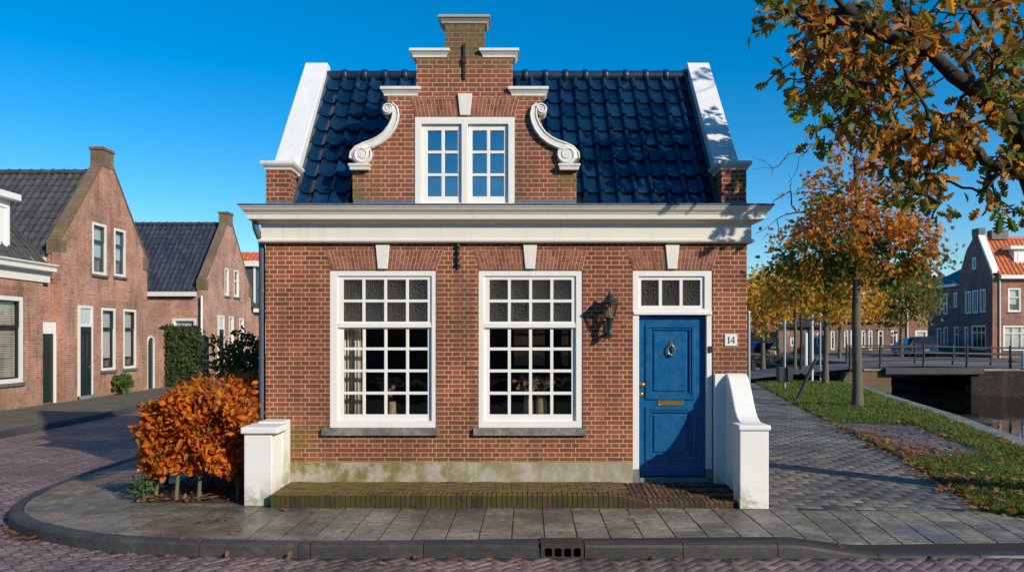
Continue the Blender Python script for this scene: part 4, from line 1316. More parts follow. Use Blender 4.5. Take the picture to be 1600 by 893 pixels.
# pavement and kerb on the far side of the side street
FARPAV = brick('far_flags', (0.135, 0.13, 0.12), (0.11, 0.106, 0.10), (0.05, 0.048, 0.04), bw=0.6, rh=0.3, ms=0.008, squash=1.0, algae=algae_all(0.35))
sheet('far_pavement', [(-14.3, 9.0), (-11.13, 12.0), (-11.13, 60), (-14.3, 60)], [], 0.0, FARPAV, 0.15)
m = MB(); pl = [(-10.98, 12.0 + 1.0 * k) for k in range(49)]
for a, b_ in zip(pl[:-1], pl[1:]): m.sweep(trim([b_, a][::-1]), kprof)
m.build('far_kerb', KERB, None)['kind'] = 'structure'
# garden soil left of and behind the house
sheet('garden_soil', [(-4.72, 9.43), (-3.24, 9.43), (-3.24, 14.4), (3.0, 14.4), (3.0, 34), (-4.9, 34)], [], 0.003, SOIL, 0.06)
# cross street behind and the rise to the bridge
CROSS = brick('cross_clinker', (0.16, 0.13, 0.135), (0.13, 0.105, 0.11), (0.06, 0.05, 0.05), bw=0.2, rh=0.1, ms=0.004, squash=1.0)
m = MB()
pr = [(-8, 0.02), (9.0, 0.02), (11.0, 0.10), (13.5, 0.38), (15.5, 0.56), (17.4, 0.66), (19.2, 0.70), (21.0, 0.66), (24.0, 0.58), (60.0, 0.55)]
vs = [(x, y, z) for y in (35.6, 40.6) for x, z in pr]
n = len(pr)
m.add(vs, [(i, i + 1, n + i + 1, n + i) for i in range(n - 1)])
m.build('cross_street', CROSS, None, recalc=False)['kind'] = 'structure'
sheet('far_ground', [(-8, 40.6), (17.3, 40.6), (17.3, 110), (-8, 110)], [], 0.0, paint('far_paving', (0.15, 0.13, 0.12), 0.9, 0.2, 1.0, 0.2), 0.1)
m = MB()
m.plate(GR, [(21.1, 40.6), (120, 40.6), (120, 140), (21.1, 140)], w0=-0.2, w1=0.5)
m.build('far_bank', bpy.data.materials['far_paving'], None)['kind'] = 'structure'
sheet('verge', [(9.5, 40.8), (17.2, 40.8), (17.2, 47.5), (9.5, 47.5)], [], 0.03, paint('far_grass', (0.055, 0.085, 0.02), 0.95, 0.4, 3.0, 0.4), 0.03)

# gully in the kerb
gu = thing('street_drain', (0.4935, 7.5, RZ), 'rusty iron kerb drain with four square openings', 'drain')
RUST = paint('rusty_iron', (0.055, 0.042, 0.037), 0.6, 0.35, 14.0, 0.4, dirt=(0.10, 0.055, 0.03), m=0.3)
m = MB(); gx0, gx1 = 0.282, 0.705
fr_ = Fr((0, 7.528, 0), (1, 0, 0), (0, -1, 0))
wv = (gx1 - gx0)
holes = []
for k in range(4):
    a = gx0 + .04 + k * (wv - .05) / 4; b_ = a + (wv - .05) / 4 - .022
    holes.append([(a + .012, -0.118), (b_ - .012, -0.118), (b_, -0.106), (b_, -0.046), (b_ - .012, -0.034), (a + .012, -0.034), (a, -0.046), (a, -0.106)])
m.plate(fr_, [(gx0, -0.135), (gx1, -0.135), (gx1, -0.008), (gx0, -0.008)], holes, w0=-0.02, w1=0.0)
m.build('front_grate', RUST, gu, bevel=0.002)
m = MB(); m.box(gx0, gx1, 7.526, 7.77, -0.006, 0.010)
for k in range(7):
    for j in range(12): m.box(gx0 + .03 + j * .031, gx0 + .05 + j * .031, 7.55 + k * .03, 7.565 + k * .03, 0.010, 0.0145)
m.build('lid', RUST, gu)
m = MB(); m.box(gx0 + .003, gx0 + .012, 7.55, 7.76, -0.2, -0.007); m.box(gx1 - .012, gx1 - .003, 7.55, 7.76, -0.2, -0.007); m.box(gx0 + .013, gx1 - .013, 7.75, 7.76, -0.2, -0.007)
m.build('basin', IRON, gu)

# ------------------------------------------------------------------ vegetation
def unit(v): return v / np.maximum(1e-9, np.linalg.norm(v, axis=1, keepdims=True))


def scatter(name, tmpl, faces, P, D, size, mat, parent=None, r=rng, flip=None, loc=None):
    """copies of a leaf template; y axis along D, random roll"""
    n = len(P)
    y = unit(D)
    a = unit(np.cross(y, unit(r.normal(size=(n, 3)))))
    z = np.cross(a, y)
    T = np.asarray(tmpl, float)
    V = P[:, None, :] + size[:, None, None] * (T[None, :, 0, None] * a[:, None, :] + T[None, :, 1, None] * y[:, None, :] + T[None, :, 2, None] * z[:, None, :])
    fl = []
    for k in sorted(set(len(f) for f in faces)):
        fa = np.array([f for f in faces if len(f) == k])
        fl.append((fa[None] + (np.arange(n) * len(T))[:, None, None]).reshape(-1, k))
    return np_mesh(name, V.reshape(-1, 3), fl, mat, parent, loc=loc)


_h = [(0.0, 0.0), (.03, .08), (.12, .11), (.16, .16), (.13, .22), (.11, .28), (.21, .31), (.28, .36), (.26, .42), (.16, .46), (.16, .52), (.29, .55), (.35, .61), (.31, .67), (.20, .69), (.19, .74), (.26, .78), (.25, .85), (.13, .88), (.09, .95), (0.0, 1.0)]
OAK = [(x, y, .30 * x - .18 * y * y) for x, y in _h] + [(-x, y, .30 * x - .18 * y * y) for x, y in _h]
OAKF = [tuple(range(21)), tuple(reversed(range(21, 42)))]
_b = [(0.0, 0.0), (.20, .18), (.30, .45), (.22, .75), (0.0, 1.0)]
BEECH = [(x, y, .35 * x - .15 * y * y) for x, y in _b] + [(-x, y, .35 * x - .15 * y * y) for x, y in _b]
BEECHF = [tuple(range(5)), tuple(reversed(range(5, 10)))]
_m = [(0.0, 0.0), (.45, .22), (.22, .38), (.40, .66), (.13, .62), (0.0, 1.0)]
MAPLE = [(x, y, .25 * x) for x, y in _m] + [(-x, y, .25 * x) for x, y in _m]
MAPLEF = [tuple(range(6)), tuple(reversed(range(6, 12)))]
SIMPLE = [(0, 0, 0), (.38, .5, .1), (0, 1, 0), (-.38, .5, .1)]
SIMPLEF = [(0, 1, 2), (0, 2, 3)]


def branch_nodes(trunks, att, r, step=0.25, bend=0.06):
    """grow twigs from trunk polylines to attractor points. returns pos, parent, end index per attractor"""
    pos_, par = [], []
    for tr in trunks:
        start = None
        for i, p in enumerate(tr):
            if isinstance(p, int): start = p; continue
            pos_.append(np.array(p, float)); par.append(start if start is not None else -1)
            start = len(pos_) - 1
    base = np.array(pos_)
    d0 = np.array([np.min(np.linalg.norm(base - a, axis=1)) for a in att])
    ends = []
    arr = np.zeros((60000, 3)); arr[:len(pos_)] = base; n = len(pos_)
    par = par + [0] * 60000
    tang = np.zeros((60000, 3))
    for i in range(n): tang[i] = (arr[i] - arr[par[i]]) if par[i] >= 0 else (0, 0, 1)
    for ai in np.argsort(d0):
        a = att[ai]
        v = a - arr[:n]; d = np.linalg.norm(v, axis=1)
        tn = tang[:n] / np.maximum(1e-9, np.linalg.norm(tang[:n], axis=1, keepdims=True))
        cosang = np.sum(v * tn, axis=1) / np.maximum(1e-9, d)
        cost = d * (1.25 - 0.35 * cosang)
        j = int(np.argmin(cost)); k = max(1, int(math.ceil(d[j] / step)))
        p0 = arr[j].copy(); side = r.normal(size=3) * bend * d[j]; prev = j
        for q in range(1, k + 1):
            t = q / k
            arr[n] = p0 + (a - p0) * t + side * math.sin(PI * t) + (r.normal(size=3) * 0.012 if q < k else 0)
            par[n] = prev; tang[n] = arr[n] - arr[prev]; prev = n; n += 1
        ends.append((ai, prev))
    out = [0] * len(att)
    for ai, e in ends: out[ai] = e
    return arr[:n], np.array(par[:n]), np.array(out)


def limbs(name, P, par, ends, r0, rmin, mat, parent, power=0.5, fixed=None, nsides=6):
    n = len(P); cnt = np.zeros(n)
    cnt[ends] += 1
    for i in range(n - 1, 0, -1):
        if par[i] >= 0: cnt[par[i]] += cnt[i]
    top = cnt.max()
    R = np.maximum(rmin, r0 * (np.maximum(cnt, 0.3) / top) ** power)
    if fixed is not None:
        for i, v in fixed.items(): R[i] = v
    idx = np.nonzero(par >= 0)[0]
    A, B = P[par[idx]], P[idx]; d = unit(B - A)
    up = np.where(np.abs(d[:, 2:3]) < .9, np.array([[0, 0, 1.0]]), np.array([[1.0, 0, 0]]))
    u = unit(np.cross(d, up)); w = np.cross(d, u)
    ra = np.minimum(R[par[idx]], R[idx] * 1.35); rb = R[idx]
    V = np.zeros((len(idx), 2, nsides, 3))
    for k in range(nsides):
        c, s_ = math.cos(2 * PI * k / nsides), math.sin(2 * PI * k / nsides)
        V[:, 0, k] = A + (u * c + w * s_) * ra[:, None]; V[:, 1, k] = B + d * rb[:, None] * .3 + (u * c + w * s_) * rb[:, None]
    f = np.array([(k, (k + 1) % nsides, nsides + (k + 1) % nsides, nsides + k) for k in range(nsides)])
    Fi = (f[None] + (np.arange(len(idx)) * 2 * nsides)[:, None, None]).reshape(-1, 4)
    return np_mesh(name, V.reshape(-1, 3), [Fi], mat, parent, smooth=True)


def barkmat(name, c1, c2, sc=18.0, green=(0.09, 0.095, 0.04), g=0.4):
    M, nt, b, out = newmat(name)
    p = pos(nt)
    mp = N(nt, 'ShaderNodeMapping', {'Vector': p, 'Scale': (1, 1, .35)}).outputs[0]
    f = noise(nt, sc, 6, .7, mp)
    c = mixc(nt, f, c1, c2)
    c = mixc(nt, mth(nt, 'MULTIPLY', maprange(nt, noise(nt, 2.5, 4, .6, p), .4, .65), g), c, green)
    setp(nt, b, c=c, r=.9, n=bump(nt, f, .8, .02), s=.2)
    return M
BARK = barkmat('street_tree_bark', (0.075, 0.062, 0.045), (0.19, 0.165, 0.125))
BARKD = barkmat('oak_bark', (0.022, 0.017, 0.013), (0.06, 0.048, 0.036), g=.3)

# --- the oak at the right, its trunk outside the frame
OAKL = leafmat('oak_leaf', [(0, (0.36, 0.115, 0.018)), (0.16, (0.56, 0.23, 0.026)), (0.32, (0.18, 0.06, 0.014)), (0.48, (0.70, 0.36, 0.035)), (0.60, (0.26, 0.09, 0.018)), (0.74, (0.48, 0.19, 0.024)), (0.86, (0.14, 0.055, 0.016)), (0.93, (0.15, 0.19, 0.025)), (1, (0.09, 0.13, 0.02))],
               0.42, green=(0.095, 0.15, 0.022), gscale=0.9, glo=0.52, ghi=0.62, zband=(3.2, 5.2, 0.10))
OY = 8.2
oak = thing('oak_tree', (7.0, 9.6, 0), 'large oak with orange brown lobed leaves overhanging from the right edge', 'tree')
def o3(px, py, Y): return (fx(px, Y), H + (HY - py) * Y / F, Y)
def o3(px, py, Y): Y += 1.0; return (fx(px, Y), Y, H + (HY - py) * Y / F)
tr = [[(7.0, 9.6, -0.1), (6.99, 9.6, .8), (6.95, 9.6, 1.8), (6.88, 9.6, 2.7), (6.75, 9.55, 3.5), o3(1604, 225, 8.5), o3(1562, 178, 8.4), o3(1524, 140, 8.35), o3(1490, 118, 8.3), o3(1455, 84, 8.3), o3(1419, 40, 8.25), o3(1385, -30, 8.2), o3(1350, -110, 8.2)],
      [7, o3(1508, 98, 8.5), o3(1480, 68, 8.6), o3(1445, 30, 8.7), o3(1415, -30, 8.8)],
      [9, o3(1420, 70, 8.2), o3(1385, 55, 8.1), o3(1350, 36, 8.0), o3(1322, 15, 8.0), o3(1298, -12, 7.9)],
      [4, (6.85, 8.6, 4.4), (6.95, 8.7, 5.4), (6.9, 8.8, 6.4), (6.7, 8.8, 7.4)],
      [5, o3(1585, 120, 8.8), o3(1570, 30, 9.0), o3(1550, -50, 9.0)],
      [26, o3(1520, 22, 8.9), o3(1440, 18, 9.0), o3(1390, 22, 9.0)],
      [4, (7.2, 8.6, 4.4), (7.9, 8.7, 5.2), (8.5, 8.8, 5.8)],
      [3, o3(1600, 275, 8.4), o3(1570, 262, 8.4), o3(1545, 268, 8.3)]]
ra = np.random.default_rng(11)
att = []
# leafy regions as seen: (px, py, rx, ry, count)
for (cx, cy, rx, ry, nn) in ((1250, 20, 50, 24, 22), (1320, 40, 60, 45, 34), (1400, 40, 60, 55, 34), (1480, 40, 60, 50, 28), (1560, 50, 50, 60, 30),
                             (1270, 75, 32, 42, 20), (1285, 140, 40, 32, 24), (1345, 105, 50, 45, 36), (1410, 120, 50, 45, 30), (1340, 175, 40, 32, 20), (1400, 190, 55, 40, 30),
                             (1400, 245, 45, 34, 26), (1440, 265, 40, 38, 20), (1470, 205, 45, 35, 24), (1540, 160, 50, 45, 26), (1590, 190, 40, 70, 24),
                             (1515, 215, 45, 30, 14), (1530, 270, 30, 30, 8), (1585, 265, 36, 40, 14), (1560, 318, 28, 20, 6), (1450, 320, 18, 16, 5), (1425, 300, 28, 22, 10), (1590, 330, 16, 20, 3), (1290, 215, 22, 20, 5), (1360, 215, 26, 18, 6), (1210, 14, 14, 14, 5), (1190, 30, 12, 10, 3), (1222, 118, 14, 9, 3), (1262, 165, 20, 16, 5)):
    for _ in range(int(nn * .72)):
        v = ra.normal(size=2); v /= np.linalg.norm(v); q = math.sqrt(ra.random())
        Y = 8.3 + ra.normal() * .45
        Y = min(9.2, max(7.6, Y))
        att.append(o3(cx + v[0] * q * rx, cy + v[1] * q * ry, Y))
for _ in range(90):    # crown above and beyond the frame
    att.append((5.2 + 3.6 * ra.random(), 8.6 + 2.2 * ra.random(), 6.4 + 2.0 * ra.random()))
att = np.array(att)
P, par, en = branch_nodes(tr, att, ra, .16, .10)
fixed = {0: .27, 1: .24, 2: .22, 3: .20, 4: .17, 5: .13, 6: .115, 7: .10, 8: .085, 9: .07, 10: .058, 11: .04}
limbs('trunk', P, par, en, .15, .0045, BARKD, oak, .48, fixed, 8)
k = 6
LP = np.repeat(P[en], k, 0); LD = np.repeat(unit(P[en] - P[par[en]]), k, 0)
D = unit(LD * .7 + ra.normal(size=LP.shape) * .75 + np.array([[0, 0, -.45]]))
LP = LP + ra.normal(size=LP.shape) * .055
sz = ra.uniform(.11, .205, len(LP))
inner = np.nonzero(np.isin(np.arange(len(P)), en, invert=True) & (np.arange(len(P)) > 40))[0]
inner = inner[ra.random(len(inner)) < .22]
LP = np.concatenate([LP, P[inner] + ra.normal(size=(len(inner), 3)) * .03]); D = np.concatenate([D, unit(ra.normal(size=(len(inner), 3)) + np.array([[0, 0, -.5]]))]); sz = np.concatenate([sz, ra.uniform(.10, .17, len(inner))])
scatter('crown', OAK, OAKF, LP, D, sz, OAKL, oak, ra)


def street_tree(label, base, trunk, blobs, R, leafm, leaf, per, ls, seed, group=None, name='street_tree', spread=.16, bare=(), step=.3, tmpl=None, cat='tree', bark=None):
    r = np.random.default_rng(seed)
    t = thing(name, base, label, cat, group)
    att = []
    for (c, rad, nn) in blobs:
        for _ in range(nn):
            v = r.normal(size=3); v /= np.linalg.norm(v); q = r.random() ** .42
            att.append(np.array(c) + v * q * np.array(rad))
    nl = len(att)
    att += [np.array(b) for b in bare]
    att = np.array(att)
    P, par, en = branch_nodes([trunk], att, r, step, .08)
    fixed = {i: R * (1 - .55 * i / len(trunk)) * (1.25 if i == 0 else 1.0) for i in range(len(trunk))}
    limbs('trunk', P, par, en, R * .8, .006, bark or BARK, t, .5, fixed, 8)
    e = en[:nl]
    LP = np.repeat(P[e], per, 0) + r.normal(size=(len(e) * per, 3)) * spread
    D = unit(np.repeat(unit(P[e] - P[par[e]]), per, 0) * .5 + r.normal(size=LP.shape) * .8 + np.array([[0, 0, -.4]]))
    tp, tf = tmpl or (MAPLE, MAPLEF)
    scatter('crown', tp, tf, LP, D, r.uniform(*ls, len(LP)), leafm, t, r)
    return t


TREEL = leafmat('orange_maple_leaf', [(0, (0.52, 0.135, 0.02)), (0.3, (0.64, 0.24, 0.028)), (0.55, (0.40, 0.085, 0.018)), (0.8, (0.70, 0.35, 0.04)), (1, (0.28, 0.085, 0.02))], .5,
                green=(0.10, 0.15, 0.022), gscale=0.75, glo=.54, ghi=.64, zband=(3.6, 5.6, .16))
YELL = leafmat('yellow_leaf', [(0, (0.62, 0.31, 0.03)), (0.4, (0.70, 0.41, 0.035)), (0.7, (0.56, 0.22, 0.03)), (1, (0.42, 0.31, 0.04))], .5, green=(0.12, 0.13, 0.02), gscale=.5, glo=.56, ghi=.7)
GREENL = leafmat('green_leaf', [(0, (0.09, 0.13, 0.03)), (0.5, (0.14, 0.17, 0.035)), (1, (0.22, 0.20, 0.04))], .45, green=(0.16, 0.13, 0.03), gscale=.5)
TANL = leafmat('tan_leaf', [(0, (0.30, 0.19, 0.08)), (0.5, (0.24, 0.13, 0.05)), (1, (0.34, 0.24, 0.11))], .5)
b1 = (fx(1340, 21.9), 21.9, 0)
bx, by = b1[0], b1[1]
bare = [(bx - 2.3 - random.uniform(-.8, .7), by + random.uniform(-.8, .8), random.uniform(4.6, 7.4)) for _ in range(34)] + [(bx + random.uniform(-1.6, .9), by + random.uniform(-.8, .8), random.uniform(7.0, 8.7)) for _ in range(26)]
street_tree('tall orange and green leaved street tree nearest on the canal grass', b1,
            [(bx, by, -.1), (bx, by, .6), (bx - .02, by, 1.6), (bx - .04, by, 2.6), (bx - .03, by, 3.4), (bx, by, 4.4), (bx + .02, by, 5.4), (bx - .02, by, 6.3), (bx - .05, by, 7.2)],
            [((bx - .25, by, 5.0), (2.4, 2.0, 1.35), 140), ((bx - 1.1, by, 4.1), (1.4, 1.3, .95), 60), ((bx + 1.0, by, 4.5), (1.3, 1.3, 1.0), 52), ((bx - .1, by, 6.2), (1.6, 1.4, .8), 34), ((bx - .2, by, 7.1), (.9, .8, .6), 7), ((bx + 1.9, by, 4.2), (.55, .6, .45), 12)],
            .155, TREEL, None, 22, (.10, .19), 21, 'street trees along the canal', spread=.17, bare=bare, step=.28)
for (px, py, label, R, seed, lm, ch, cr, nn) in (
        (1290, 603, 'slim street tree with yellow orange crown second along the canal grass', .13, 31, YELL, 4.3, (1.9, 1.9, 1.3), 110),
        (1242, 590, 'thin street tree with golden crown behind the black litter bins', .10, 32, YELL, 4.5, (2.0, 2.0, 1.3), 100),
        (1251.5, 591, 'thin dark stemmed street tree with golden crown right behind the bins', .09, 33, YELL, 4.6, (1.8, 1.8, 1.2), 70)):
    Y = 2436.0 / (py - HY); X = fx(px, Y)
    street_tree(label, (X, Y, 0), [(X, Y, -.1), (X, Y, 1.0), (X + .03, Y, 2.0), (X, Y, 3.0), (X, Y, 3.8), (X, Y, 4.6)], [((X, Y, ch), cr, nn)], R, lm, None, 14, (.16, .26), seed, 'street trees along the canal', spread=.26, step=.4,
                bark=BARKD if px == 1251.5 else BARK)
for (px, Y, label, zc, cr, nn, lm, seed, z0) in (
        (1192, 47, 'yellow orange tree with grey trunk across the street beside the house corner', 4.3, (2.4, 2.2, 1.7), 130, YELL, 41, 0),
        (1215, 66, 'russet tan tree in front of the far terrace', 5.6, (3.4, 3, 2.4), 120, TANL, 42, 0),
        (1312, 56, 'golden leaved tree beyond the far bridge railing', 4.8, (3.4, 2.8, 1.8), 150, YELL, 43, 0),
        (1408, 58, 'round green leaved tree beyond the bridge in front of the grey roofed house', 5.0, (2.8, 2.5, 2.1), 230, GREENL, 44, .5)):
    X = fx(px, Y)
    street_tree(label, (X, Y, z0), [(X, Y, z0 - .1), (X, Y, z0 + 1.0), (X, Y, z0 + 2.0), (X, Y, zc - 1.0), (X, Y, zc), (X, Y, zc + .8)], [((X, Y, zc), cr, nn)], .15, lm, None, 13, (.2, .36), seed, name='background_tree', spread=.38, step=.5, tmpl=(SIMPLE, SIMPLEF))

# --- a far belt of trees closing the view
rw = np.random.default_rng(91); n = 9000
ang = rw.uniform(-.95, .95, n); dist = rw.uniform(112, 126, n)
xx, yy = dist * np.sin(ang), dist * np.cos(ang)
top = 4.6 + 1.3 * np.sin(ang * 23) + .9 * np.sin(ang * 57 + 1)
k = np.abs(xx + 20) > -1
P_ = np.stack([xx, yy, np.maximum(.2, rw.random(n) ** .7 * top)], 1)
o = scatter('far_wood', SIMPLE, SIMPLEF, P_, unit(rw.normal(size=(n, 3))), rw.uniform(.9, 1.8, n), TANL, None, rw)
tag(o, 'far belt of russet and tan trees closing the view behind the houses', 'wood', kind='stuff')

# --- beech hedge
HL = leafmat('beech_leaf', [(0, (0.58, 0.125, 0.014)), (0.25, (0.68, 0.205, 0.02)), (0.5, (0.42, 0.072, 0.012)), (0.72, (0.74, 0.30, 0.035)), (0.88, (0.18, 0.042, 0.014)), (0.95, (0.40, 0.20, 0.05)), (1, (0.13, 0.16, 0.025))], .42,
             green=(0.07, 0.10, 0.018), gscale=3.0, glo=.66, ghi=.74)
hedge = thing('beech_hedge', (-3.95, 10.4, 0), 'clipped beech hedge of copper orange leaves beside the white pillar', 'hedge')
rh = np.random.default_rng(5)
hx0, hx1, hy0, hy1 = -4.62, -3.30, 9.62, 11.5
def htop(x, y):
    t = (x - hx0) / (hx1 - hx0)
    return .98 + .36 * np.sin(np.clip(t * 1.35 + .32, 0, 1) * PI * .5) - .34 * np.clip((t - .62) / .38, 0, 1) ** 1.3 * np.clip((10.8 - y) / 1.0, 0, 1) + .10 * np.clip((y - 9.7) / 1.4, 0, 1)
pts, nrm = [], []
nL = 9800
for _ in range(nL):
    s_ = rh.random(); x = rh.uniform(hx0, hx1); y = rh.uniform(hy0, hy1)
    if s_ < .46: p = (x, hy0 + abs(rh.normal()) * .12 - .03, rh.uniform(.22, 1) ** .9 * htop(x, hy0)); nn = (0, -1, .15)
    elif s_ < .66: p = (x, y, htop(x, y) - abs(rh.normal()) * .10); nn = (0, -.2, 1)
    elif s_ < .84: p = (hx0 + abs(rh.normal()) * .10 - .03, y, rh.uniform(.34, 1) * htop(hx0, y)); nn = (-1, 0, .1)
    elif s_ < .90: p = (hx1 - abs(rh.normal()) * .08, rh.uniform(9.75, hy1), rh.uniform(.4, 1) * htop(hx1, y)); nn = (1, 0, .1)
    else: p = (x, y, rh.uniform(.5, .95) * htop(x, y)); nn = (0, 0, .3)
    bmp = .06 * math.sin(x * 9 + p[2] * 7) + .06 * math.sin(p[2] * 11 - y * 6) + (rh.random() < .06) * .08
    bmp += max(0, rh.normal() - 1.6) * .10
    p = (p[0] + nn[0] * bmp, p[1] + nn[1] * bmp, p[2] + nn[2] * bmp)
    if p[2] < .30 + .08 * math.sin(x * 13) + .06 * math.sin(x * 31): continue
    pts.append(p); nrm.append(nn)
pts, nrm = np.array(pts), np.array(nrm)
D = unit(nrm * .55 + rh.normal(size=pts.shape) * .6 + np.array([[0, 0, -.15]]))
scatter('foliage', BEECH, BEECHF, pts, D, rh.uniform(.055, .125, len(pts)), HL, hedge, rh)
m = MB()
for (px, yb) in ((243, 9.72), (275, 9.62), (310, 9.62), (371, 9.62), (330, 10.5), (260, 10.6), (350, 11.2)):
    X = fx(px, yb)
    m.tube([(X, yb, -.02), (X + .01, yb + .03, .3), (X + random.uniform(-.05, .05), yb + .12, .7), (X + random.uniform(-.1, .1), yb + .2, 1.05)], [.028, .024, .018, .01], 8)
for _ in range(60):
    X = random.uniform(hx0 + .1, hx1 - .1); y_ = random.uniform(hy0 + .1, hy1 - .2); z0 = random.uniform(.3, .8)
    m.tube([(X, y_, z0), (X + random.uniform(-.15, .15), y_ + random.uniform(-.2, .1), z0 + .25), (X + random.uniform(-.25, .25), y_ + random.uniform(-.3, .1), z0 + random.uniform(.4, .6))], [.008, .006, .003], 5)
for _ in range(18):
    X = random.uniform(hx0 + .3, hx1 - .5); y_ = random.uniform(hy0 + .3, hy1 - .2); z0 = float(htop(X, y_)) - .1
    m.tube([(X, y_, z0), (X + random.uniform(-.08, .08), y_, z0 + .15), (X + random.uniform(-.12, .12), y_, z0 + random.uniform(.2, .34))], [.005, .004, .002], 5)
m.build('stem', BARK, hedge)

# --- garden behind the hedge
def bush(name, label, base, rad, n, lm, ls, seed, tmpl=(BEECH, BEECHF), up=0.0, cat='shrub', stemz=.4, group=None, cone=False):
    r = np.random.default_rng(seed)
    t = thing(name, base, label, cat, group)
    v = unit(r.normal(size=(n, 3))); q = r.random(n) ** .3
    P = v * q[:, None] * np.array(rad); P[:, 2] += rad[2]
    if cone: P[:, :2] *= np.clip(1.25 - P[:, 2] / (2 * rad[2]), .08, 1)[:, None]
    P *= (1 + .12 * np.sin(P[:, :1] * 7 + P[:, 2:] * 5))
    P = P + np.array(base) + np.array([0, 0, .05])
    D = unit(v * .6 + r.normal(size=(n, 3)) * .6 + np.array([[0, 0, up]]))
    scatter('foliage', tmpl[0], tmpl[1], P, D, r.uniform(*ls, n), lm, t, r)
    m = MB(); b = Vector(base)
    for k in range(6):
        d = Vector((random.uniform(-1, 1) * rad[0] * .6, random.uniform(-1, 1) * rad[1] * .6, rad[2] * random.uniform(1.2, 1.8)))
        m.tube([b + Vector((0, 0, -.03)), b + d * .5 + Vector((random.uniform(-.1, .1), 0, 0)), b + d], [.03, .018, .008], 6)
    m.build('stem', BARK, t)
    return t


DARKL = leafmat('dark_shrub_leaf', [(0, (0.05, 0.07, 0.024)), (0.45, (0.085, 0.10, 0.03)), (0.75, (0.17, 0.085, 0.03)), (1, (0.26, 0.19, 0.05))], .4)
EVERG = leafmat('evergreen_leaf', [(0, (0.025, 0.065, 0.024)), (0.6, (0.04, 0.095, 0.03)), (1, (0.09, 0.14, 0.04))], .3)
bush('garden_shrub', 'dark mixed garden shrub between the hedge and the blue grey downpipe', (fx(396, 12.3), 12.3, 0), (.50, .6, 1.02), 2900, DARKL, (.05, .09), 61)
bush('evergreen_shrub', 'dark green evergreen shrub behind the copper hedge', (fx(372, 12.9), 12.9, 0), (.50, .5, .85), 2400, EVERG, (.06, .11), 62, up=.4)
bush('yellow_shrub', 'yellowing green shrub at the back of the copper hedge', (fx(352, 12.1), 12.1, 0), (.60, .5, .92), 2300, leafmat('yellowing_leaf', [(0, (0.20, 0.17, 0.03)), (0.5, (0.09, 0.11, 0.02)), (1, (0.30, 0.15, 0.03))], .4), (.06, .1), 63)
bush('flowering_shrub', 'low shrub with pale white blossom next to the downpipe', (fx(401, 11.6), 11.6, 0), (.22, .25, .55), 500, leafmat('pale_blossom', [(0, (0.05, 0.07, 0.03)), (0.72, (0.05, 0.06, 0.02)), (0.74, (0.6, 0.62, 0.66)), (1, (0.7, 0.7, 0.72))], .3), (.05, .08), 64)
WEED = leafmat('weed_leaf', [(0, (0.05, 0.10, 0.02)), (1, (0.09, 0.14, 0.03))], .3)
bush('weed_tuft', 'small green weeds at the left foot of the copper hedge', (fx(222, 9.55), 9.55, 0), (.16, .12, .12), 160, WEED, (.03, .07), 65, up=.6, cat='weed')
bush('weed_tuft', 'green grassy tuft against the brick gable wall across the street', (-14.0, 27.6, 0), (.25, .5, .3), 260, WEED, (.08, .2), 66, up=1.0, cat='weed')

# fallen leaves
def litter(name, label, n, area, zf, mat, seed, ls=(.05, .09), tm=(OAK, OAKF)):
    r = np.random.default_rng(seed); P = area(r, n); n = len(P)
    Z = zf(P[:, 0], P[:, 1]) + .008 + r.random(n) * .012
    P3 = np.stack([P[:, 0], P[:, 1], Z], 1)
    D = unit(np.stack([r.normal(size=n), r.normal(size=n), r.normal(size=n) * .15], 1))
    y = D; zz = unit(np.stack([r.normal(size=n) * .3, r.normal(size=n) * .3, np.ones(n)], 1)); a = unit(np.cross(y, zz)); z = np.cross(a, y)
    T = np.array(tm[0]); s_ = r.uniform(*ls, n)
    V = P3[:, None] + s_[:, None, None] * (T[None, :, 0, None] * a[:, None] + T[None, :, 1, None] * y[:, None] + np.abs(T[None, :, 2, None]) * z[:, None])
    fl = (np.array(tm[1])[None] + (np.arange(n) * len(T))[:, None, None]).reshape(-1, len(tm[1][0]))
    o = np_mesh(name, V.reshape(-1, 3), [fl], mat)
    return tag(o, label, 'fallen leaves', kind='stuff')


LITM = leafmat('fallen_leaf', [(0, (0.20, 0.07, 0.025)), (0.4, (0.32, 0.13, 0.035)), (0.7, (0.13, 0.06, 0.03)), (1, (0.42, 0.22, 0.06))], .15)
def a_grass(r, n):
    y = 8.7 + 25 * r.random(n * 3) ** 1.9; e = np.interp(y, [8.3, 8.95, 12.6, 18.5, 26.2, 34.0], [6.9, 5.55, 6.52, 7.65, 9.2, 10.85]); c = np.interp(y, [q[1] for q in CAN_L], [q[0] for q in CAN_L]) - .4
    x = e - .2 + (c - e + .2) * r.random(n * 3)
    d = np.sin(x * 1.9 + y * .8) * np.sin(y * 1.1 - x * .6) * .5 + .5
    k = (r.random(n * 3) < d ** 2 + .08)
    return np.stack([x[k], y[k]], 1)[:n]
litter('fallen_leaves', 'brown and orange oak leaves lying on the grass strip', 1500, a_grass, lambda x, y: np.array([grass_z(a, b) + .035 for a, b in zip(x, y)]), LITM, 71, (.07, .15))
def a_drift(r, n):
    y = 8.75 + 7.5 * r.random(n) ** 1.5; d = .10 + .14 * np.sin(y * 2.3) * np.sin(y * 5.1)
    return np.stack([np.interp(y, [8.3, 8.95, 12.6, 18.5, 26.2, 34.0], [6.9, 5.55, 6.52, 7.65, 9.2, 10.85]) + d + r.normal(size=n) * .14, y], 1)
litter('leaf_drift', 'drift of brown oak leaves gathered along the edge between path and grass', 330, a_drift, lambda x, y: np.full(len(x), .025), LITM, 75, (.07, .16))
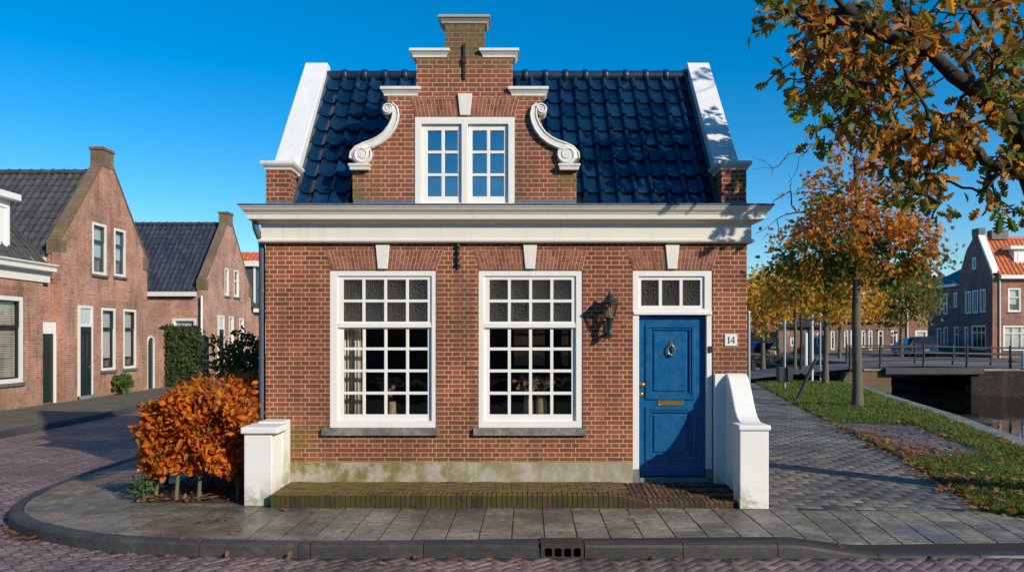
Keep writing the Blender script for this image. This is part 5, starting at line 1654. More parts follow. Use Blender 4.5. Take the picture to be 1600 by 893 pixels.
def a_gutter(r, n):
    x = np.concatenate([r.uniform(-5.8, 4.5, n // 2), r.normal(-5.3, .35, n // 2)]); y = 7.50 - abs(r.normal(size=len(x))) * .12
    kx = np.array([q[0] for q in KC]); ky = np.array([q[1] for q in KC]); o_ = np.argsort(kx[-60:])
    left_ = x < -2.0
    y[left_] = np.array([min((abs(a - q[0]), q[1]) for q in KC[40:])[1] for a in x[left_]]) - .05 - abs(r.normal(size=left_.sum())) * .08
    return np.stack([x, y], 1)
litter('gutter_leaves', 'a few brown leaves lying in the gutter below the kerb', 90, a_gutter, lambda x, y: np.full(len(x), RZ), LITM, 72, (.04, .08))
def a_pave(r, n): return np.stack([np.concatenate([r.uniform(3.1, 6.5, n - 60), r.uniform(-5, 3.5, 60)]), np.concatenate([9.1 + 12 * r.random(n - 60) ** 1.3, r.uniform(7.6, 9.1, 60)])], 1)
litter('path_leaves', 'small brown leaves scattered over the paving and path', 220, a_pave, lambda x, y: np.array([pav_z(a, b) if b < 9.1 else 0.0 for a, b in zip(x, y)]) + .006, LITM, 73, (.03, .075))
def a_bed(r, n): return np.stack([r.uniform(-4.65, -3.25, n), r.uniform(9.45, 10.6, n)], 1)
litter('hedge_litter', 'dark brown beech leaves lying under the copper hedge', 380, a_bed, lambda x, y: np.full(len(x), .02), LITM, 74, (.05, .09), (BEECH, BEECHF))

# ------------------------------------------------------------------ neighbouring houses
PINK = brick('pink_brick', (0.44, 0.195, 0.130), (0.34, 0.140, 0.092), (0.54, 0.41, 0.31), bw=0.21, rh=0.0625, ms=0.006, algae=algae_base(.1, 1.2, .35), wear=(0.16, 0.08, 0.06), light=(0.50, 0.25, 0.18))
PINK2 = brick('pale_pink_brick', (0.50, 0.25, 0.18), (0.40, 0.19, 0.13), (0.50, 0.41, 0.33), bw=0.21, rh=0.0625, ms=0.006, light=(0.56, 0.32, 0.24))
PURPLE = brick('purple_brick', (0.27, 0.155, 0.135), (0.205, 0.115, 0.10), (0.28, 0.22, 0.19), bw=0.21, rh=0.0625, ms=0.006)
ORANGEB = brick('orange_brick', (0.36, 0.15, 0.095), (0.28, 0.11, 0.07), (0.40, 0.31, 0.24), bw=0.21, rh=0.0625, ms=0.006)
OLDCOP = brick('lichen_brick', (0.20, 0.11, 0.075), (0.15, 0.09, 0.06), (0.30, 0.26, 0.19), algae=algae_all(.45, .38, .66, 3.0))
GREY_T = tile_mat('weathered_grey_tile', (0.040, 0.040, 0.044), (0.070, 0.068, 0.068), .5, moss=(0.12, 0.11, 0.05), mossamt=.45, wear=(0.11, 0.105, 0.09))
DARK_T = tile_mat('dark_blue_tile', (0.024, 0.027, 0.040), (0.050, 0.053, 0.068), .38, moss=(0.10, 0.10, 0.06), mossamt=.25, wear=(0.085, 0.085, 0.09))
ORNG_T = tile_mat('orange_tile', (0.50, 0.12, 0.035), (0.62, 0.18, 0.06), .6, wear=(0.36, 0.10, 0.04))
SLATE = tile_mat('blue_slate', (0.022, 0.032, 0.042), (0.034, 0.046, 0.058), .4)
GREENP = paint('dark_green_paint', (0.008, 0.022, 0.020), .35, .2)
TEALP = paint('slate_blue_paint', (0.06, 0.085, 0.095), .5, .2)
DGLASS = None
def dark_glass():
    M, nt, b, out = newmat('dark_window_glass')
    p = pos(nt)
    c = mixc(nt, noise(nt, 1.3, 2, .5, p), (0.012, 0.014, 0.016), (0.045, 0.048, 0.05))
    setp(nt, b, c=c, r=.05, s=.5, n=bump(nt, noise(nt, 1.5, 1, .4, p), .05, .03))
    return M
DGLASS = dark_glass()
NET = paint('net_curtain', (0.50, 0.51, 0.50), .8, .1, 4.0)
BLIND = brick('slatted_blind', (0.62, 0.56, 0.44), (0.58, 0.52, 0.41), (0.10, 0.085, 0.065), bw=4.0, rh=0.05, ms=0.007, squash=1.0, bmp=.8)
BROWNST = stonemat('sill_stone', [(0, (.10, .085, .08)), (1, (.14, .12, .11))], .8)


def hwin(parent, fr, u0, u1, v0, v1, fw=.09, frame=None, sash=None, split=None, cols=1, net=0.0, blind=None, sill=True, name='window', depth=.12, rows=1, head=True, archm=None):
    """a window set in a wall opening: frame > sash, glass, curtain, sill"""
    frame = frame or WHITE_OLD
    m = MB(); m.plate(fr, [(u0, v0), (u1, v0), (u1, v1), (u0, v1)], [[(u0 + fw, v0 + fw), (u1 - fw, v0 + fw), (u1 - fw, v1 - fw), (u0 + fw, v1 - fw)]], w0=-.12, w1=.012)
    w = m.build(name, frame, parent)
    a, b, c, d = u0 + fw, u1 - fw, v0 + fw, v1 - fw
    zs = d if split is None else c + (d - c) * split
    parts = [(c, zs)] if split is None else [(c, zs), (zs, d)]
    sm = MB(); s_ = .05
    for c0, d0 in parts:
        hs = []
        cw = (b - a) / cols; rh_ = (d0 - c0) / (rows if (c0 == c) else 1)
        for i in range(cols):
            for j in range(rows if c0 == c else 1):
                hs.append([(a + i * cw + s_ * (1 if i == 0 else .5), c0 + j * rh_ + s_ * (1 if j == 0 else .5)), (a + (i + 1) * cw - s_ * (1 if i == cols - 1 else .5), c0 + j * rh_ + s_ * (1 if j == 0 else .5)),
                           (a + (i + 1) * cw - s_ * (1 if i == cols - 1 else .5), c0 + (j + 1) * rh_ - s_ * .7), (a + i * cw + s_ * (1 if i == 0 else .5), c0 + (j + 1) * rh_ - s_ * .7)])
        sm.plate(fr, [(a + .002, c0 + .002), (b - .002, c0 + .002), (b - .002, d0 - .002), (a + .002, d0 - .002)], hs, w0=-.10, w1=-.04 + (.02 if c0 != c else 0))
    sm.build('sash', sash or frame, w)
    m = MB(); m.fbox(fr, a, b, c, d, -.085, -.08); m.build('glass', GLASS if (net or blind) else DGLASS, w)
    if net or blind:
        m = MB()
        m.fbox(fr, a, b, c, d, -.30, -.29); m.build('dark_interior', ROOM, w)
        m = MB()
        if blind: m.fbox(fr, a, b, c, d, -.16, -.15); m.build('blind', BLIND, w)
        else:
            if split is not None: m.fbox(fr, a, b, zs, d, -.16, -.15)
            m.fbox(fr, a, b, c + (zs - c) * (1 - net), zs, -.16, -.15); m.build('net_curtain', NET, w)
    if sill:
        m = MB(); m.fbox(fr, u0 - .05, u1 + .05, v0 - .09, v0 - .003, -.10, .07); m.build('sill', BROWNST, w)
    if head and archm is not None:
        m = MB(); m.plate(fr, [(u0 - .02, v1 + .003), (u1 + .02, v1 + .003), (u1 + .09, v1 + .30), (u0 - .09, v1 + .30)], w0=-.02, w1=.006); m.build('flat_arch', archm, w)
    return w


def op(u0, u1, v0, v1): return [(u0, v0), (u1, v0), (u1, v1), (u0, v1)]
def soldier(name, c1, c2, mo): return brick(name, c1, c2, mo, bw=.0625, rh=.21, ms=.006, squash=1.0)
SOLD = soldier('pink_arch_brick', (0.36, 0.17, 0.115), (0.27, 0.115, 0.08), (0.45, 0.36, 0.28))
WX = -14.2          # building line across the side street
def yw(px): return -WX * F / (800 - px)
def zw(py, Y): return H + (HY - py) * Y / F
fe = east(WX)

# --- cottage at the left edge
h1 = thing('cottage', (WX - 3, 19, 0), 'low pink brick cottage at the left edge with white cornice, roof dormer and slatted blinds', 'house')
Y0, Y1 = 13.0, 23.25
wo = (20.2, 22.28, .74, 3.2)
m = MB(); m.plate(fe, op(Y0, Y1, 0, 3.75), [op(*wo), op(15.6, 17.4, .74, 3.2)], w0=-.3, w1=0); m.build('wall', PINK, h1)
m = MB(); m.box(WX - 6, WX - .3, Y1 - .3, Y1, 0, 4.0); m.build('end_wall', PINK, h1)
hwin(h1, fe, *wo, fw=.12, sash=GREENP, split=.66, blind=True, archm=SOLD)
hwin(h1, fe, 15.6, 17.4, .74, 3.2, fw=.12, sash=GREENP, split=.66, blind=True, archm=SOLD)
m = MB(); m.sweep([(WX, Y1 + .28), (WX, Y0)][::1], [(0, 3.70), (.05, 3.70), (.05, 3.98), (.08, 4.0), (.26, 4.03), (.26, 4.14), (.33, 4.2), (.33, 4.24), (0, 4.24)])
for v in m.v: v.x = 2 * WX - v.x if v.x < WX else v.x
m.build('cornice', WHITE_OLD, h1)
m = MB(); rl_ = 4.6; th = math.radians(50)
frs = Fr((WX - .05, Y0, 4.24), (0, 1, 0), (math.sin(th), 0, math.cos(th)), V=(-math.cos(th), 0, math.sin(th)))
pantiles(m, frs, 0, Y1 + .2 - Y0, rl_, tw=.25, th=.34, seed=9); m.build('roof', GREY_T, h1, recalc=False)
m = MB(); m.fbox(frs, Y1 + .14 - Y0, Y1 + .24 - Y0, 0, rl_, -.1, .07); m.build('verge_tiles', GREY_T, h1)
m = MB(); m.fbox(Fr((WX - .05 - 2 * rl_ * math.cos(th), Y0, 4.24), (0, 1, 0), (-math.sin(th), 0, math.cos(th)), V=(math.cos(th), 0, math.sin(th))), 0, Y1 - Y0, 0, rl_, -.05, .02); m.build('back_slope', GREY_T, h1)
m = MB(); m.box(WX - 2.6, WX - .42, 19.4, 22.36, 4.35, 6.0); dm = m.build('dormer', WHITE, h1)
m = MB(); m.box(WX - 2.8, WX - .16, 19.2, 22.5, 6.002, 6.2); m.build('dormer_roof', WHITE, dm, bevel=.02)
hwin(dm, east(WX - .40), 20.3, 22.26, 4.5, 5.85, fw=.08, frame=WHITE, sash=TEALP, sill=False)


def gable_row(label, Ya, Yb, ze, za, depth, wallm, roofm, wins, seed, chim=True, front_wins=(), x=WX, sign=1, copm=None, cat='house', name='gable_house', front_side='low', za_r=None, th_=.34):
    """house whose gable stands along the street line and whose ridge runs away from it"""
    h = thing(name, (x - sign * depth / 2, (Ya + Yb) / 2, 0), label, cat)
    fr = east(x) if sign > 0 else west(x)
    Ym = (Ya + Yb) / 2; za_ = za
    hl = [op(*w[:4]) for w in wins]
    s_ = .42
    m = MB(); m.plate(fr, [(Ya, 0), (Yb, 0), (Yb, ze + .1), (Yb - .02, ze + .45), (Ym + .34, za_), (Ym - .34, za_), (Ya + .02, ze + .45), (Ya, ze + .1)], hl, w0=-.35, w1=0)
    m.build('wall', wallm, h)
    xi, xo = (x - depth, x - .35) if sign > 0 else (x + .35, x + depth)
    ff = Fr((0, Ya, 0), (1, 0, 0), (0, -1, 0))
    m = MB(); m.plate(ff, op(xi, xo, 0, ze), [op(*w[:4]) for w in front_wins], w0=-.3, w1=0.0); m.build('side_wall', wallm, h)
    m = MB(); m.box(xi, xo, Yb - .3, Yb, 0, ze); m.build('back_wall', wallm, h)
    zr = (za_ if za_r is None else za_r) - .22
    sl = math.hypot(Ym - Ya, zr - ze); sv_ = Vector((0, (Ym - Ya) / sl, (zr - ze) / sl)); sw_ = Vector((0, -(zr - ze) / sl, (Ym - Ya) / sl))
    m = MB(); pantiles(m, Fr((0, Ya - .12, ze - .12 * (zr - ze) / (Ym - Ya)), (1, 0, 0), sw_, sv_), min(xi, xo), max(xi, xo), sl + .15, tw=.25, th=th_, seed=seed, nper=7)
    rf = m.build('roof', roofm, h, recalc=False)
    m = MB(); m.fbox(Fr((0, Yb + .12, ze - .12 * (zr - ze) / (Ym - Ya)), (1, 0, 0), Vector((0, -sw_.y, sw_.z)), Vector((0, -sv_.y, sv_.z))), min(xi, xo), max(xi, xo), 0, sl + .15, -.04, .02); m.build('back_slope', roofm, rf)
    m = MB(); nn = int(abs(xo - xi) / .38)
    for k in range(nn):
        a = min(xi, xo) + abs(xo - xi) * k / nn; b = a + abs(xo - xi) / nn
        m.tube([(a, Ym, zr + .02), (b - .05, Ym, zr + .02)], .11, 8); m.tube([(b - .06, Ym, zr + .025), (b, Ym, zr + .025)], .128, 8)
    m.build('ridge_tiles', roofm, rf)
    m = MB(); m.fbox(ff, min(xi, xo), max(xi, xo), ze - .22, ze - .02, .08, .24); m.build('gutter', WHITE_OLD, h)
    # raked coping on the gable edge
    m = MB()
    for a, b in (((Ya + .02, ze + .45), (Ym - .34, za_)), ((Yb - .02, ze + .45), (Ym + .34, za_))):
        m.plate(fr, [a, b, (b[0], b[1] + .10), (a[0], a[1] + .10)], w0=-.37, w1=.03)
    m.plate(fr, [(Ya - .03, ze + .1), (Ya + .35, ze + .1), (Ya + .35, ze + .56), (Ya - .03, ze + .56)], w0=-.38, w1=.035)
    m.plate(fr, [(Yb - .35, ze + .1), (Yb + .03, ze + .1), (Yb + .03, ze + .56), (Yb - .35, ze + .56)], w0=-.38, w1=.035)
    m.build('gable_coping', copm or OLDCOP, h)
    if chim:
        m = MB(); m.plate(fr, op(Ym - .36, Ym + .36, za_ - .05, za_ + .52), w0=-.42, w1=.02); m.plate(fr, op(Ym - .40, Ym + .40, za_ + .52, za_ + .62), w0=-.46, w1=.06); m.build('chimney', OLDCOP, h)
    for w in wins: hwin(h, fr, *w[:4], **w[4])
    for w in front_wins: hwin(h, ff, *w[:4], **w[4])
    return h


def W(px0, px1, py0, py1, **kw):
    a, b = yw(px0), yw(px1); Y = (a + b) / 2
    return (a, b, zw(py1, Y), zw(py0, Y), kw)


h2 = gable_row('large pink brick gable house with mossy chimney and grey tiled roof across the side street', 24.07, 29.9, 4.55, 8.02, 11.5, PINK, GREY_T,
               [W(158, 180, 481, 578, sash=GREENP, split=.68, net=.75, archm=SOLD), W(192.5, 212.5, 483, 575, sash=GREENP, split=.68, net=.75, archm=SOLD),
                W(144, 166, 349, 429, sash=TEALP, split=.66, net=0.5, archm=SOLD), W(178, 196, 358, 432, sash=TEALP, split=.66, net=.5, archm=SOLD)], 12)
# its front door in the gable wall
def hdoor(parent, fr, u0, u1, z1, trans=.5, mat=None, lights=True, frame=None):
    m = MB(); fw = .09; o_ = .02
    m.plate(fr, [(u0, 0.0), (u0 + fw, 0.0), (u0 + fw, z1 - fw), (u1 - fw, z1 - fw), (u1 - fw, 0), (u1, 0), (u1, z1), (u0, z1)][::1], w0=o_ - .02, w1=o_ + .03)
    m.fbox(fr, u0 + fw, u1 - fw, z1 - trans - .08, z1 - trans, o_ - .019, o_ + .028)
    f_ = m.build('door_frame', frame or WHITE_OLD, parent)
    m = MB(); m.fbox(fr, u0 + fw, u1 - fw, z1 - trans, z1 - fw, 0.003, .008); m.build('transom_glass', NET, f_)
    m = MB(); zt = z1 - trans - .08
    m.plate(fr, op(u0 + fw, u1 - fw, .12, zt), [op(u0 + fw + .12, u1 - fw - .12, .3, .85), op(u0 + fw + .12, (u0 + u1) / 2 - .03, 1.1, zt - .15), op((u0 + u1) / 2 + .03, u1 - fw - .12, 1.1, zt - .15)], w0=.002, w1=.034)
    m.fbox(fr, u0 + fw + .1, u1 - fw - .1, .28, .87, .002, .014)
    d = m.build('door', mat or GREENP, parent)
    m = MB(); m.fbox(fr, u0 + fw + .11, u1 - fw - .11, 1.08, zt - .13, .003, .010); m.build('glass', DGLASS, d)
    m = MB(); m.lathe(fr.p(u1 - fw - .07, 1.05, .034), [(.03, 0), (.012, .02), (.03, .04), (.0001, .06)], 10, fr=fr); m.build('handle', BRASS, d)
    m = MB(); m.fbox(fr, u0, u1, 0.0, .11, .002, .10); m.build('doorstep', GRANITE, f_)
    return d


hdoor(h2, fe, yw(121), yw(143.5), zw(477, 25.4), .62)
m = MB(); m.plate(fe, op(24.03, 24.75, 0, 4.7), w0=-.2, w1=.10); m.build('corner_pier', PINK, h2)
# link with a narrow side door
m = MB(); m.box(WX - .45, WX - .12, 23.27, 24.02, 0, 3.7); m.build('link_wall', PINK, h2)
fl = east(WX - .12)
m = MB(); m.fbox(fl, 23.32, 23.98, 0.05, 2.14, .002, .04); sd = m.build('side_door', GREENP, h2)
m = MB(); m.fbox(fl, 23.28, 24.02, 2.15, 2.5, .002, .06); m.fbox(fl, 23.90, 24.02, 0.0, 2.149, .041, .07); m.build('lintel', WHITE, sd)

h3 = gable_row('smaller pale brick gable house with dark tiled roof and white gutter, behind the ivy', 35.5, 41.8, 4.15, 7.68, 7.5, PINK2, DARK_T,
               [W(351, 357.5, 419, 462, fw=.07, split=.6), W(365.5, 373, 422, 464, fw=.07, split=.6), W(357.5, 365, 494, 572, fw=.07, split=.7, net=.6), W(374, 381, 497, 570, fw=.07, split=.7, net=.6)], 14,
               front_wins=[(fx(269, 35.5), fx(307, 35.5), 1.2, zw(497, 35.5), dict(fw=.10, sash=WHITE, split=.25, net=.9))], za_r=7.92)
hdoor(h3, fe, yw(340), yw(349.5), zw(493, 38), .6)
m = MB(); xx = fx(315.5, 35.4); m.tube([(xx, 35.36, 3.95), (xx, 35.36, 0)], .05, 10); m.build('downpipe', WHITE, h3)
h4 = thing('row_house', (WX - 3, 46, 0), 'pink brick house with a slate sided roof dormer seen past the blue grey downpipe', 'house')
m = MB(); m.plate(fe, op(42.1, 54, 0, 3.5), [op(43.3, 44.4, .8, 2.9)], w0=-.3, w1=0); m.build('wall', PINK2, h4)
m = MB(); m.box(WX - 6, WX - .3, 42.1, 42.4, 0, 3.5); m.build('end_wall', PINK2, h4)
hwin(h4, fe, 43.3, 44.4, .8, 2.9, split=.7)
m = MB(); m.fbox(fe, 42.0, 54.2, 3.42, 3.62, .05, .28); m.build('gutter', WHITE, h4)
frs = Fr((WX + .1, 42.0, 3.55), (0, 1, 0), (math.sin(th), 0, math.cos(th)), V=(-math.cos(th), 0, math.sin(th)))
m = MB(); pantiles(m, frs, 0, 12, 4.4, tw=.3, th=.36, seed=15, nper=6); m.build('roof', GREY_T, h4, recalc=False)
m = MB(); m.box(WX - 2.5, WX - .25, 43.0, 47.0, 3.9, 6.0); dm = m.build('dormer', TEALP, h4)
m = MB(); m.box(WX - 2.7, WX - .02, 42.8, 47.2, 6.002, 6.3); m.build('dormer_roof', WHITE, dm)
m = MB(); m.box(WX - .262, WX - .2, 42.95, 43.12, 3.9, 5.99); m.build('dormer_post', WHITE, dm)
h5 = thing('orange_roof_house', (-19, 57, 0), 'distant house of which only its orange tiled roof shows beside the downpipe', 'house')
m = MB(); m.box(-24, -14.6, 53, 61, 0, 6.0); m.build('wall', PINK2, h5)
sl = math.hypot(4.2, 2.6)
m = MB(); pantiles(m, Fr((0, 52.8, 5.75), (1, 0, 0), Vector((0, -2.6 / sl, 4.2 / sl)), Vector((0, 4.2 / sl, 2.6 / sl))), -24, -14.6, sl, tw=.3, th=.38, amp=.06, seed=16, nper=6)
m.build('roof', ORNG_T, h5, recalc=False)

# garden wall with arched door, ivy and gate along the building line
gw = thing('garden_wall', (WX, 31.5, 0), 'pink brick garden wall with a small white arched doorway beside the gable house', 'wall')
Ya = yw(231); arch = []
ya, yb = yw(230.5), yw(242)
for k in range(13): t = PI * k / 12; arch.append(((ya + yb) / 2 + (yb - ya) / 2 * math.cos(t), 1.82 + .28 * math.sin(t)))
m = MB(); m.plate(fe, op(29.95, 31.5, 0, 2.35), [[(yb, .02)] + arch + [(ya, .02)]], w0=-.25, w1=-.03); m.build('wall', PINK, gw)
m = MB()
inner_ = [((ya + yb) / 2 + (p[0] - (ya + yb) / 2) * .84, p[1] - .06) for p in arch]
m.plate(fe, [(yb, .03)] + arch + [(ya, .03), (inner_[-1][0], .03)] + inner_[::-1] + [(inner_[0][0], .03)], w0=-.12, w1=.0); m.build('arch_frame', WHITE_OLD, gw)
m = MB(); m.plate(fe, [(inner_[0][0], .03)] + inner_ + [(inner_[-1][0], .03)], w0=-.10, w1=-.06); dg = m.build('door', GREENP, gw)
m = MB(); m.lathe(fe.p(ya + .9, 1.0, -.06), [(.03, 0), (.03, .05), (.0001, .06)], 8, fr=fe); m.build('handle', BRASS, dg)
iv = thing('ivy_wall', (WX, 33, 0), 'garden wall smothered in dark green ivy between arched door and green gate', 'ivy')
m = MB(); m.plate(fe, op(31.5, 34.7, 0, 2.15), w0=-.25, w1=-.05); m.build('wall', PINK, iv)
IVY = leafmat('ivy_leaf', [(0, (0.022, 0.042, 0.012)), (0.6, (0.045, 0.075, 0.02)), (0.9, (0.08, 0.10, 0.025)), (1, (0.16, 0.14, 0.03))], .25)
r_ = np.random.default_rng(81); n = 5200
yy = r_.uniform(31.4, 34.75, n); zz = r_.random(n) ** .85 * (2.42 + .12 * np.sin(yy * 3)); dx_ = np.abs(r_.normal(size=n)) * .14 * (1 + .5 * np.sin(zz * 4 + yy * 3))
P_ = np.stack([WX - .02 + dx_, yy, zz], 1); kt = r_.random(n) < .2; P_[kt, 0] = WX - .3 * r_.random(kt.sum()); P_[kt, 2] = 2.2 + .3 * r_.random(kt.sum())
scatter('foliage', BEECH, BEECHF, P_, unit(np.array([[.5, 0, -.4]]) + r_.normal(size=(n, 3)) * .6), r_.uniform(.09, .17, n), IVY, iv, r_)
gt = thing('garden_gate', (WX, 35.2, 0), 'dark green boarded double gate between the ivy and the pale gable house', 'gate')
ya, yb = 34.75, 35.95; ym = (ya + yb) / 2
for a, b in ((ya, ym - .01), (ym + .01, yb)):
    m = MB(); q = [(a, .05), (b, .05)] + [(b + (a - b) * k / 6, 2.0 + .16 * math.sin(PI * ((b + (a - b) * k / 6) - ya) / (yb - ya))) for k in range(7)]
    m.plate(fe, q, w0=-.06, w1=0.0)
    for k in range(5): m.fbox(fe, a + .02 + k * (b - a) / 5, a + .02 + (k + 1) * (b - a) / 5 - .03, .12, 1.96, 0.0, .012)
    lf_ = m.build('gate_leaf', GREENP, gt)
m = MB(); m.fbox(fe, ya - .12, ya - .02, 0, 2.2, -.08, .05); m.build('gate_post', WHITE_OLD, gt)

# ------------------------------------------------------------------ right bank
# bridge
br = thing('bridge', (19.2, 37, .7), 'low canal bridge with dark fascia beam, brick abutments and black railings', 'bridge')
CONC = paint('bridge_concrete', (0.16, 0.155, 0.14), .85, .25, 3.0, .3, dirt=(.07, .07, .05))
QUAY_SHADE = brick('shaded_quay_brick', (0.024, 0.017, 0.014), (0.017, 0.012, 0.010), (0.026, 0.022, 0.018), algae=algae_all(0.08, .4, .65, 1.2), bmp=0.8)  # quay brick with tree shade put into the colour, hence nearly black
DKBEAM = paint('dark_beam', (0.022, 0.028, 0.028), .6, .2, 3.0, .2)
m = MB(); m.box(17.0, 21.5, 34.95, 35.25, .36, .66); m.build('fascia', DKBEAM, br, bevel=.01)
m = MB(); m.box(17.0, 21.5, 35.26, 40.9, .30, .56); m.build('deck', CONC, br)
m = MB(); m.plate(front(35.2), [(15.2, -2.0), (17.38, -2.0), (17.38, .50), (15.4, .42), (15.2, .1)], w0=-.5, w1=0); m.build('abutment', QUAY, br)
m = MB(); m.plate(front(35.15), [(21.02, -2.0), (60, -2.0), (60, .50), (21.02, .56)], w0=-.5, w1=0); m.build('abutment', QUAY_SHADE, br)
m = MB(); m.box(17.0, 17.4, 35.71, 61.9, -2, .3); m.box(21.0, 21.4, 35.66, 61.9, -2, .3); m.build('canal_wall', QUAY_SHADE, br)
m = MB(); m.fbox(front(35.15), 21.0, 60, .505, .60, -.5, .05); m.fbox(front(35.2), 16.1, 17.4, .505, .60, -.5, .05); m.build('coping_stone', EDGE, br)


def deck_z(x): return float(np.interp(x, [q[0] for q in pr], [q[1] for q in pr]))


def railing(name, Y, xs_, label):
    t = thing(name, (xs_[len(xs_) // 2], Y, .6), label, 'railing')
    for x in xs_:
        z = deck_z(x)
        m = MB(); m.tube([(x, Y, z - .1), (x, Y, z + .98)], .055, 8); m.lathe((x, Y, z), [(.075, 0), (.07, .12), (.045, .16)], 8); m.lathe((x, Y, z + .96), [(.045, 0), (.06, .03), (.05, .08), (.0001, .10)], 8)
        m.build('post', IRON, t)
    for h in (.92, .62, .32):
        m = MB(); m.tube([(x, Y, deck_z(x) + h) for x in xs_], .034, 8); m.build('rail', IRON, t)
    return t


railing('railing', 35.45, [15.6, 17.0, 19.0, 21.0, 23.0, 25.0, 27.0], 'black iron railing along the near side of the canal bridge')
railing('railing', 40.4, [17.6, 19.4, 21.2, 23.2, 25.2, 27.2], 'black iron railing along the far side of the canal bridge')
m = MB(); m.box(23.3, 23.5, 35.0, 35.2, .6, 1.4); bo = m.build('bollard', WHITE_OLD, None, bevel=.03); tag(bo, 'pale square bollard standing at the bridge railing near the right edge', 'bollard')

# purple gable house with orange roofed front
RX = 36.3
hp = thing('gable_house', (RX + 6, 61, .5), 'dark purple brick canal house with orange tiled roof and slate roofed wing', 'house')
fw_ = west(RX)
def yr(px): return RX * F / (px - 800)
def zr_(py, Y): return H + (HY - py) * Y / F
def WR(px0, px1, py0, py1, **kw):
    a, b = sorted((yr(px0), yr(px1))); Y = (a + b) / 2
    return (a, b, zr_(py1, Y), zr_(py0, Y), kw)
Yf, Yg, Yw = 58.0, yr(1499), yr(1449)
WF = dict(frame=WHITE, fw=.09)
wl = [WR(1508, 1517, 455, 490, cols=2, **WF), WR(1519.5, 1528, 453, 489, cols=2, **WF), WR(1531, 1540, 451.5, 488, cols=2, **WF), WR(1519.5, 1525, 402, 421, **WF),
      WR(1518, 1540.5, 508, 546, cols=3, split=.72, **WF), WR(1507, 1513, 510, 556, split=.75, sill=False, **WF)]
ym_ = (Yf + Yg) / 2
m = MB(); m.plate(fw_, [(Yf, 0), (Yg, 0), (Yg, 7.1), (ym_ + 1.2, 9.0), (ym_ + .42, 9.75), (ym_ + .42, 10.1), (ym_ - .42, 10.1), (ym_ - .42, 9.75), (Yf, 6.9)], [op(*w[:4]) for w in wl], w0=-.35, w1=0); m.build('wall', PURPLE, hp)
for w in wl: hwin(hp, fw_, *w[:4], **w[4])
wl2 = [WR(1462, 1468.5, 460, 492, **WF), WR(1473, 1479.5, 458.5, 491, **WF), WR(1489.5, 1494.5, 457, 480, **WF), WR(1463, 1470, 512, 542, **WF), WR(1473.5, 1480, 511, 542, **WF), WR(1490, 1497, 510, 556, split=.75, sill=False, **WF)]
m = MB(); m.plate(fw_, op(Yg, Yw, 0, 6.35), [op(*w[:4]) for w in wl2], w0=-.35, w1=-.05); m.build('wing_wall', PURPLE, hp)
for w in wl2: hwin(hp, west(RX + .05), *w[:4], **w[4])
m = MB(); m.box(RX + .4, RX + 12, Yw - .3, Yw, 0, 6.3); m.build('end_wall', PURPLE, hp)
m = MB(); m.fbox(fw_, Yg, Yw + .3, 6.2, 6.42, -.04, .28); m.build('gutter', WHITE, hp)
m = MB()
A_, B_, C_, D_ = (RX - .2, Yg + .01, 6.42), (RX - .2, Yw + .25, 6.42), (RX + 4.5, Yw - 3.6, 9.5), (RX + 4.5, Yg + .01, 9.5)
m.add([A_, B_, C_, D_, (RX + 9, Yw + .25, 6.42), (RX + 9, Yg, 6.42)], [(0, 1, 2, 3), (1, 4, 2), (3, 2, 4, 5), (0, 3, 5), (0, 5, 4, 1)])
m.build('wing_roof', SLATE, hp)
ff = front(Yf)
fwin = [(fx(1575, Yf), fx(1594.5, Yf), zr_(487, Yf), zr_(450, Yf), dict(fw=.09, frame=WHITE, split=.62, net=.5)), (fx(1567.5, Yf), fx(1612, Yf), zr_(547, Yf), zr_(508.5, Yf), dict(fw=.09, frame=WHITE, split=.7, cols=3, net=.9)),
        (fx(1606, Yf), fx(1626, Yf), zr_(487, Yf), zr_(450, Yf), dict(fw=.09, frame=WHITE, split=.62))]
m = MB(); m.plate(ff, op(RX + .36, RX + 16, 0, 6.6), [op(*w[:4]) for w in fwin], w0=-.3, w1=0.0); m.build('front_wall', ORANGEB, hp)
m = MB(); m.fbox(ff, RX - .02, RX + .355, 0, 6.9, -.01, .02); m.build('quoin', ORANGEB, hp)
for w in fwin: hwin(hp, ff, *w[:4], **w[4])
m = MB(); m.fbox(ff, RX + .4, RX + 16, 6.45, 6.72, .05, .40); m.build('gutter', WHITE, hp)
sl = math.hypot(ym_ - Yf + .3, 9.75 - 6.6); sv_ = Vector((0, (ym_ - Yf + .3) / sl, (9.75 - 6.6) / sl)); sw_ = Vector((0, -sv_.z, sv_.y))
m = MB(); pantiles(m, Fr((0, Yf - .3, 6.62), (1, 0, 0), sw_, sv_), RX + .36, RX + 16, sl, tw=.33, th=.40, amp=.07, seed=18, nper=7); rf = m.build('roof', ORNG_T, hp, recalc=False)
m = MB(); m.add([(RX + .36, ym_, 9.72), (RX + 16, ym_, 9.72), (RX + 16, Yg + .3, 6.6), (RX + .36, Yg + .3, 6.6)], [(0, 1, 2, 3)]); m.build('back_slope', ORNG_T, rf)
m = MB(); m.tube([(RX + .36, ym_, 9.78), (RX + 16, ym_, 9.78)], .14, 8); m.build('ridge_tiles', ORNG_T, rf)
m = MB(); m.plate(fw_, [(Yf - .02, 6.72), (ym_ - .42, 9.72), (ym_ - .42, 10.0), (Yf - .02, 7.05)], w0=-.50, w1=.04); m.build('verge_board', WHITE, hp)
m = MB(); m.box(RX - .02, RX + .5, ym_ - .46, ym_ + .46, 10.05, 10.55); m.box(RX + 1.1, RX + 2.4, ym_ - .3, ym_ + .3, 9.7, 10.4); m.build('chimney', CONC, hp)
m = MB(); m.box(fx(1584, 58.6), fx(1625, 58.6), 58.55, 60.5, 7.5, 8.75); dm = m.build('dormer', WHITE, hp)
